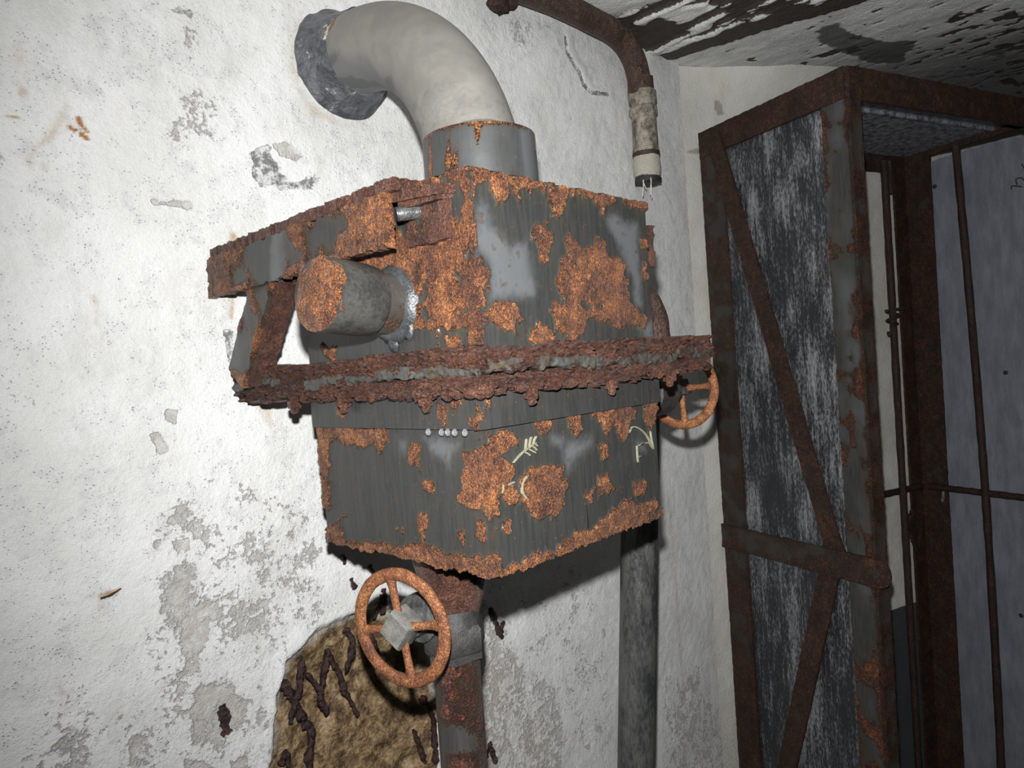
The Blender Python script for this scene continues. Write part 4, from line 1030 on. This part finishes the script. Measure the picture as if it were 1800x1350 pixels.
# grey pipe down beside the corner
gt, gb = CAM + ray(1124, 940)*1.63, CAM + ray(1118, 1350)*1.63
dd_ = (gb-gt); p_ = [gt + dd_*t for t in np.linspace(-.52, 6, 120)]
p_ = [q for q in p_ if q[2] > -.39]
gp = thing('grey_pipe', p_[-1], 'straight wet grey pipe running down the wall behind the filter box', 'pipe')
V, F = tube(p_, .0423, 32); V = V + (fbm(V, 30, 4, 751)-.5)[:, None]*.003
link('pipe_run', V, F, M['greypipe'], gp, None, smooth=60)
a = Acc().add(*tube(smooth_path([p_[1], p_[0], p_[0]+np.array([-.01, -.0, .045]), p_[0]+np.array([-.05, 0, .075]), p_[0]+np.array([-.10, 0, .08])], 5), .041, 24)); a.build('pipe_elbow', M['greypipe'], gp, None, noise=.002)

# ---------------------------------------------------------------- steel cabinet frame
WC, DC, HC = 1.08, .565, 2.337
cb = thing('steel_cabinet', CO-Zd*.395, 'tall open-front rusted angle-iron cabinet with streaked steel side sheets', 'cabinet')
def C3(x, y, z): return CO + DV*x + NV*y + Zd*z
def cslab(name, p, U, V_, N, th, mat, **kw):
    U = DV*U[0]+NV*U[1]+Zd*U[2]; V_ = DV*V_[0]+NV*V_[1]+Zd*V_[2]; N = DV*N[0]+NV*N[1]+Zd*N[2]
    return slab(name, C3(*p), U, V_, N, th, mat, cb, **kw)
T = .006
LL = dict(res=.012, bump=.002, rag=.0025)
greyish = lambda P, r: np.clip(r-.35*sstep(.45, .6, fbm(P*np.array([1, 1, .2]), 3.2, 3, 88)), 0, 1)
# posts: each an L of two flanges, one mesh per post
def post(x, y, sx, sy, seed, wa=.070, wb=.075, mf=None, mat=None, name='post', z0=-.395, rust=.62):
    a1 = cslab(name, (x, y, z0), (0, 0, HC-z0), (0, sy*wb, 0), (-sx, 0, 0), T, mat or M['dark'], rust=rust, seed=seed, maskfn=mf, **LL)
    a2 = cslab(name, (x, y, z0), (0, 0, HC-z0), (sx*wa, 0, 0), (0, -sy, 0), T, M['dark'], rust=rust+.15, seed=seed+3, **LL)
def flecks(P, r):
    loc_y = (P-CO) @ NV
    f = fbm(P*np.array([1, 1, .45]), 30, 4, 91)
    return np.clip(r - .30*sstep(.35, .55, fbm(P*np.array([1, 1, .12]), 5, 3, 93)) + .5*sstep(.60, .68, f), 0, 1)
post(0, -DC, 1, 1, 801, wa=.046, wb=.078, mf=flecks, mat=M['post'], rust=.36)
post(0, 0, 1, -1, 811, wa=.06, wb=.10, mf=greyish, rust=.8)
post(WC, 0, -1, -1, 821, wa=.075, wb=.105, rust=.75)
post(WC, -DC, -1, 1, 831)
zt = HC-.088
cslab('beam', (.0, -DC, zt), (WC, 0, 0), (0, 0, .088), (0, -1, 0), T+.001, M['dark'], rust=.95, seed=841, **LL)
cslab('beam', (0, 0, HC-.085), (0, -DC, 0), (0, 0, .085), (-1, 0, 0), T+.002, M['dark'], rust=.95, seed=845, **LL)
cslab('beam', (0, 0, HC-.075), (WC, 0, 0), (0, 0, .075), (0, 1, 0), T, M['dark'], rust=.6, seed=851, **LL)
cslab('beam', (WC, 0, HC-.030), (0, -DC, 0), (0, 0, .030), (1, 0, 0), T, M['dark'], rust=.6, seed=855, **LL)
# roof sheet with a pressed fold
o_ = cslab('roof_sheet', (0, 0, HC-.006), (WC, 0, 0), (0, -DC, 0), (0, 0, 1), .003, M['roof'], rust=.0, seed=861, res=.02, bump=.0, rag=0)
cslab('roof_fold', (.02, -DC*.62, HC-.016), (WC-.04, 0, 0), (0, -.010, 0), (0, 0, 1), .010, M['roof'], rust=.0, seed=865, res=.01, bump=.0, rag=.001)
# left sheet, stands just inside the frame
cslab('side_sheet', (.004, -.02, -.37), (0, 0, HC+.35), (0, -DC+.04, 0), (-1, 0, 0), .0025, M['panel'], rust=.0, seed=871, res=.02, bump=0, rag=0)
# bracing straps on the left side
def strap(name, pa, pb, wd, seed, rust=.8, ny=None):
    A_, B_ = np.array([pa[0], pa[1]]), np.array([pb[0], pb[1]])
    d_ = B_-A_; L_ = np.linalg.norm(d_); t_ = d_/L_; n_ = np.array([t_[1], -t_[0]])
    p = A_ - n_*wd/2
    cslab(name, (-.010, p[0], p[1]), (0, d_[0], d_[1]), (0, n_[0]*wd, n_[1]*wd), (-1, 0, 0), .005, M['dark'], rust=rust, seed=seed, **LL)
strap('brace_strap', (-.075, 2.30), (-.455, .99), .060, 881, rust=.78)
strap('brace_strap', (-.455, 1.02), (-.03, -.36), .066, 891, rust=.88)
# middle bar with its hinge ear
cslab('middle_bar', (-.016, -.003, .930), (0, -DC-.020, 0), (0, 0, .078), (-1, 0, 0), .006, M['dark'], rust=.42, seed=901, maskfn=lambda P, r: np.clip(r+.35*sstep(.38, .5, -((P-CO) @ NV)), 0, 1), **LL)
a = Acc(); ec = C3(-.016, -DC-.022, .969)
a.add(*lathe([(0, .041), (.0065, .041)], ec, -DV, 36)); ear = a.build('hinge_ear', M['dark'], cb, .9, noise=.001)
a = Acc().add(*lathe([(.0055, .012), (.0085, .012), (.0088, .008)], ec, -DV, 20)); a.build('ear_pin', M['rubber'], ear, 0.0)
# bars of the back and of the right side
def rod(p, q, r, seed, name='bar', bend=0.0):
    pts = np.array([C3(*(np.array(p)+(np.array(q)-np.array(p))*t)) for t in np.linspace(0, 1, 60)])
    if bend: pts = pts + np.outer(bend*np.sin(np.linspace(0, math.pi, 60)), NV)
    V, F = tube(pts, r*(.9+.3*fbm(pts, 30, 3, seed)), 12)
    V = V + (fbm(V, 90, 3, seed+2)-.5)[:, None]*.003
    return link(name, V, F, M['rod'], cb, default_attr(V, .8, seed), smooth=60)
rod((.920, -.022, -.39), (.920, -.022, 2.30), .0135, 911)
rod((.03, -.006, .985), (1.06, -.006, .985), .0125, 915)
rod((WC-.012, -.255, -.39), (WC-.012, -.215, 2.31), .0135, 921, bend=-.02)
rod((WC-.004, -.03, .985), (WC-.004, -.55, .985), .0125, 925)
a = Acc().add(*tube([C3(.951, -.022, 2.30), C3(.951, -.022, 2.24), C3(.953, -.022, 2.17)], .010, 10)); a.build('bar_end', M['rod'], cb, .6, noise=.001)
# wire tied round the back bar
tw = [C3(.920+.026*math.cos(t), -.022+.02*math.sin(t), 1.655+.006*t) for t in np.linspace(0, 9, 40)]
tw = [C3(.865, -.05, 1.625), C3(.860, -.05, 1.612), C3(.850, -.05, 1.612), C3(.846, -.05, 1.625)][::-1] + [C3(.885, -.048, 1.655)] + tw + [C3(.965, -.04, 1.715)]
a = Acc().add(*tube(smooth_path(tw, 3), .0055, 8)); a.build('tie_wire', M['rod'], cb, .6)
# torn rust scale on the back right post
slab('rust_flake', C3(.985, -.012, .74), -DV*.055 + Zd*.10, DV*.05+Zd*.06, -NV, .006, M['dark'], cb, res=.008, rust=.7, bump=.004, rag=.018, seed=931)
slab('rust_flake', C3(1.065, -.085, .93), DV*.02 + Zd*.09, DV*.008, -NV, .004, M['mould'], cb, res=.008, rust=.7, bump=.001, rag=.003, seed=935)
# right side sheet, painted blue grey, eaten along its edges
def rs_shape(s, t): return s, t
u_, v_ = np.meshgrid(np.linspace(0, 1, 300), np.linspace(0, 1, 70)); u_, v_ = u_.ravel(), v_.ravel()
zz_ = -.37 + u_*(HC+.315); yy_ = -.085 - v_*(DC-.095)
Pn = CO + NV*yy_[:, None] + DV*(WC+.006) + Zd*zz_[:, None]
wob = fbm(Pn*np.array([1, 1, 1]), 7, 4, 941)-.5; wob2 = fbm(Pn, 40, 4, 943)-.5
e0 = np.exp(-(v_/.04)**2); e1 = np.exp(-((1-u_)/.02)**2)
Pn = Pn + NV*(e0*(.05*wob+.012*wob2))[:, None] + Zd*(e1*(.03*wob+.02*wob2))[:, None]
Bk = np.zeros(len(Pn))
def mark(lines, wd):
    global Bk
    for ln in lines:
        q = np.array([[(on(*p, DV, C3(WC+.006, 0, 0))-CO) @ NV, on(*p, DV, C3(WC+.006, 0, 0))[2]] for p in ln])
        Bk = np.maximum(Bk, sstep(wd*1.3, wd*.6, sdf_line(np.stack([yy_, zz_], -1), q)))
front = Pn - DV*.0; back = Pn + DV*.003
n_ = len(Pn); A_ = quads(300, 70); idx = np.arange(n_).reshape(70, 300)
rim = np.concatenate([idx[0, :], idx[1:, -1], idx[-1, -2::-1], idx[-2:0:-1, 0]]); nx = np.roll(rim, -1)
Fp = np.concatenate([A_[:, ::-1], A_+n_, np.stack([rim, nx, nx+n_, rim+n_], -1)])
Bk = np.maximum(Bk, .7*sstep(.012, .0, -(yy_+.085)+.008*wob2))
link('side_sheet', np.concatenate([front, back]), Fp, M['bluish'], cb, np.tile(np.stack([0*Bk, 0*Bk, Bk], -1), (2, 1)), smooth=60, label='blue grey painted sheet with ragged edges on the right side')
def decal(name, lines, r_, mat):
    a = Acc()
    for ln in lines:
        q = [on(*p, DV, C3(WC+.004, 0, 0)) for p in ln]
        a.add(*tube(smooth_path(q, 4) if len(q) > 2 else np.linspace(q[0], q[1], 4), r_, 6))
    a.build(name, mat, cb, 0.0)
decal('black_mark', [[(1778, 333), (1779, 327), (1796, 328)], [(1788, 325), (1786, 315), (1796, 313), (1803, 322), (1800, 330)], [(1796, 288), (1803, 300)]], .0022, M['rubber'])
for c_, r_ in (((1643, 328), .0085), ((1702, 486), .010), ((1768, 655), .0085), ((1795, 1082), .008)):
    q = on(*c_, DV, C3(WC+.005, 0, 0))
    a = Acc().add(*lathe([(0, r_), (.002, r_), (.0025, r_*.6)], q, -DV, 14)); a.build('bolt_hole', M['rubber'], cb, 0.0, noise=.001)
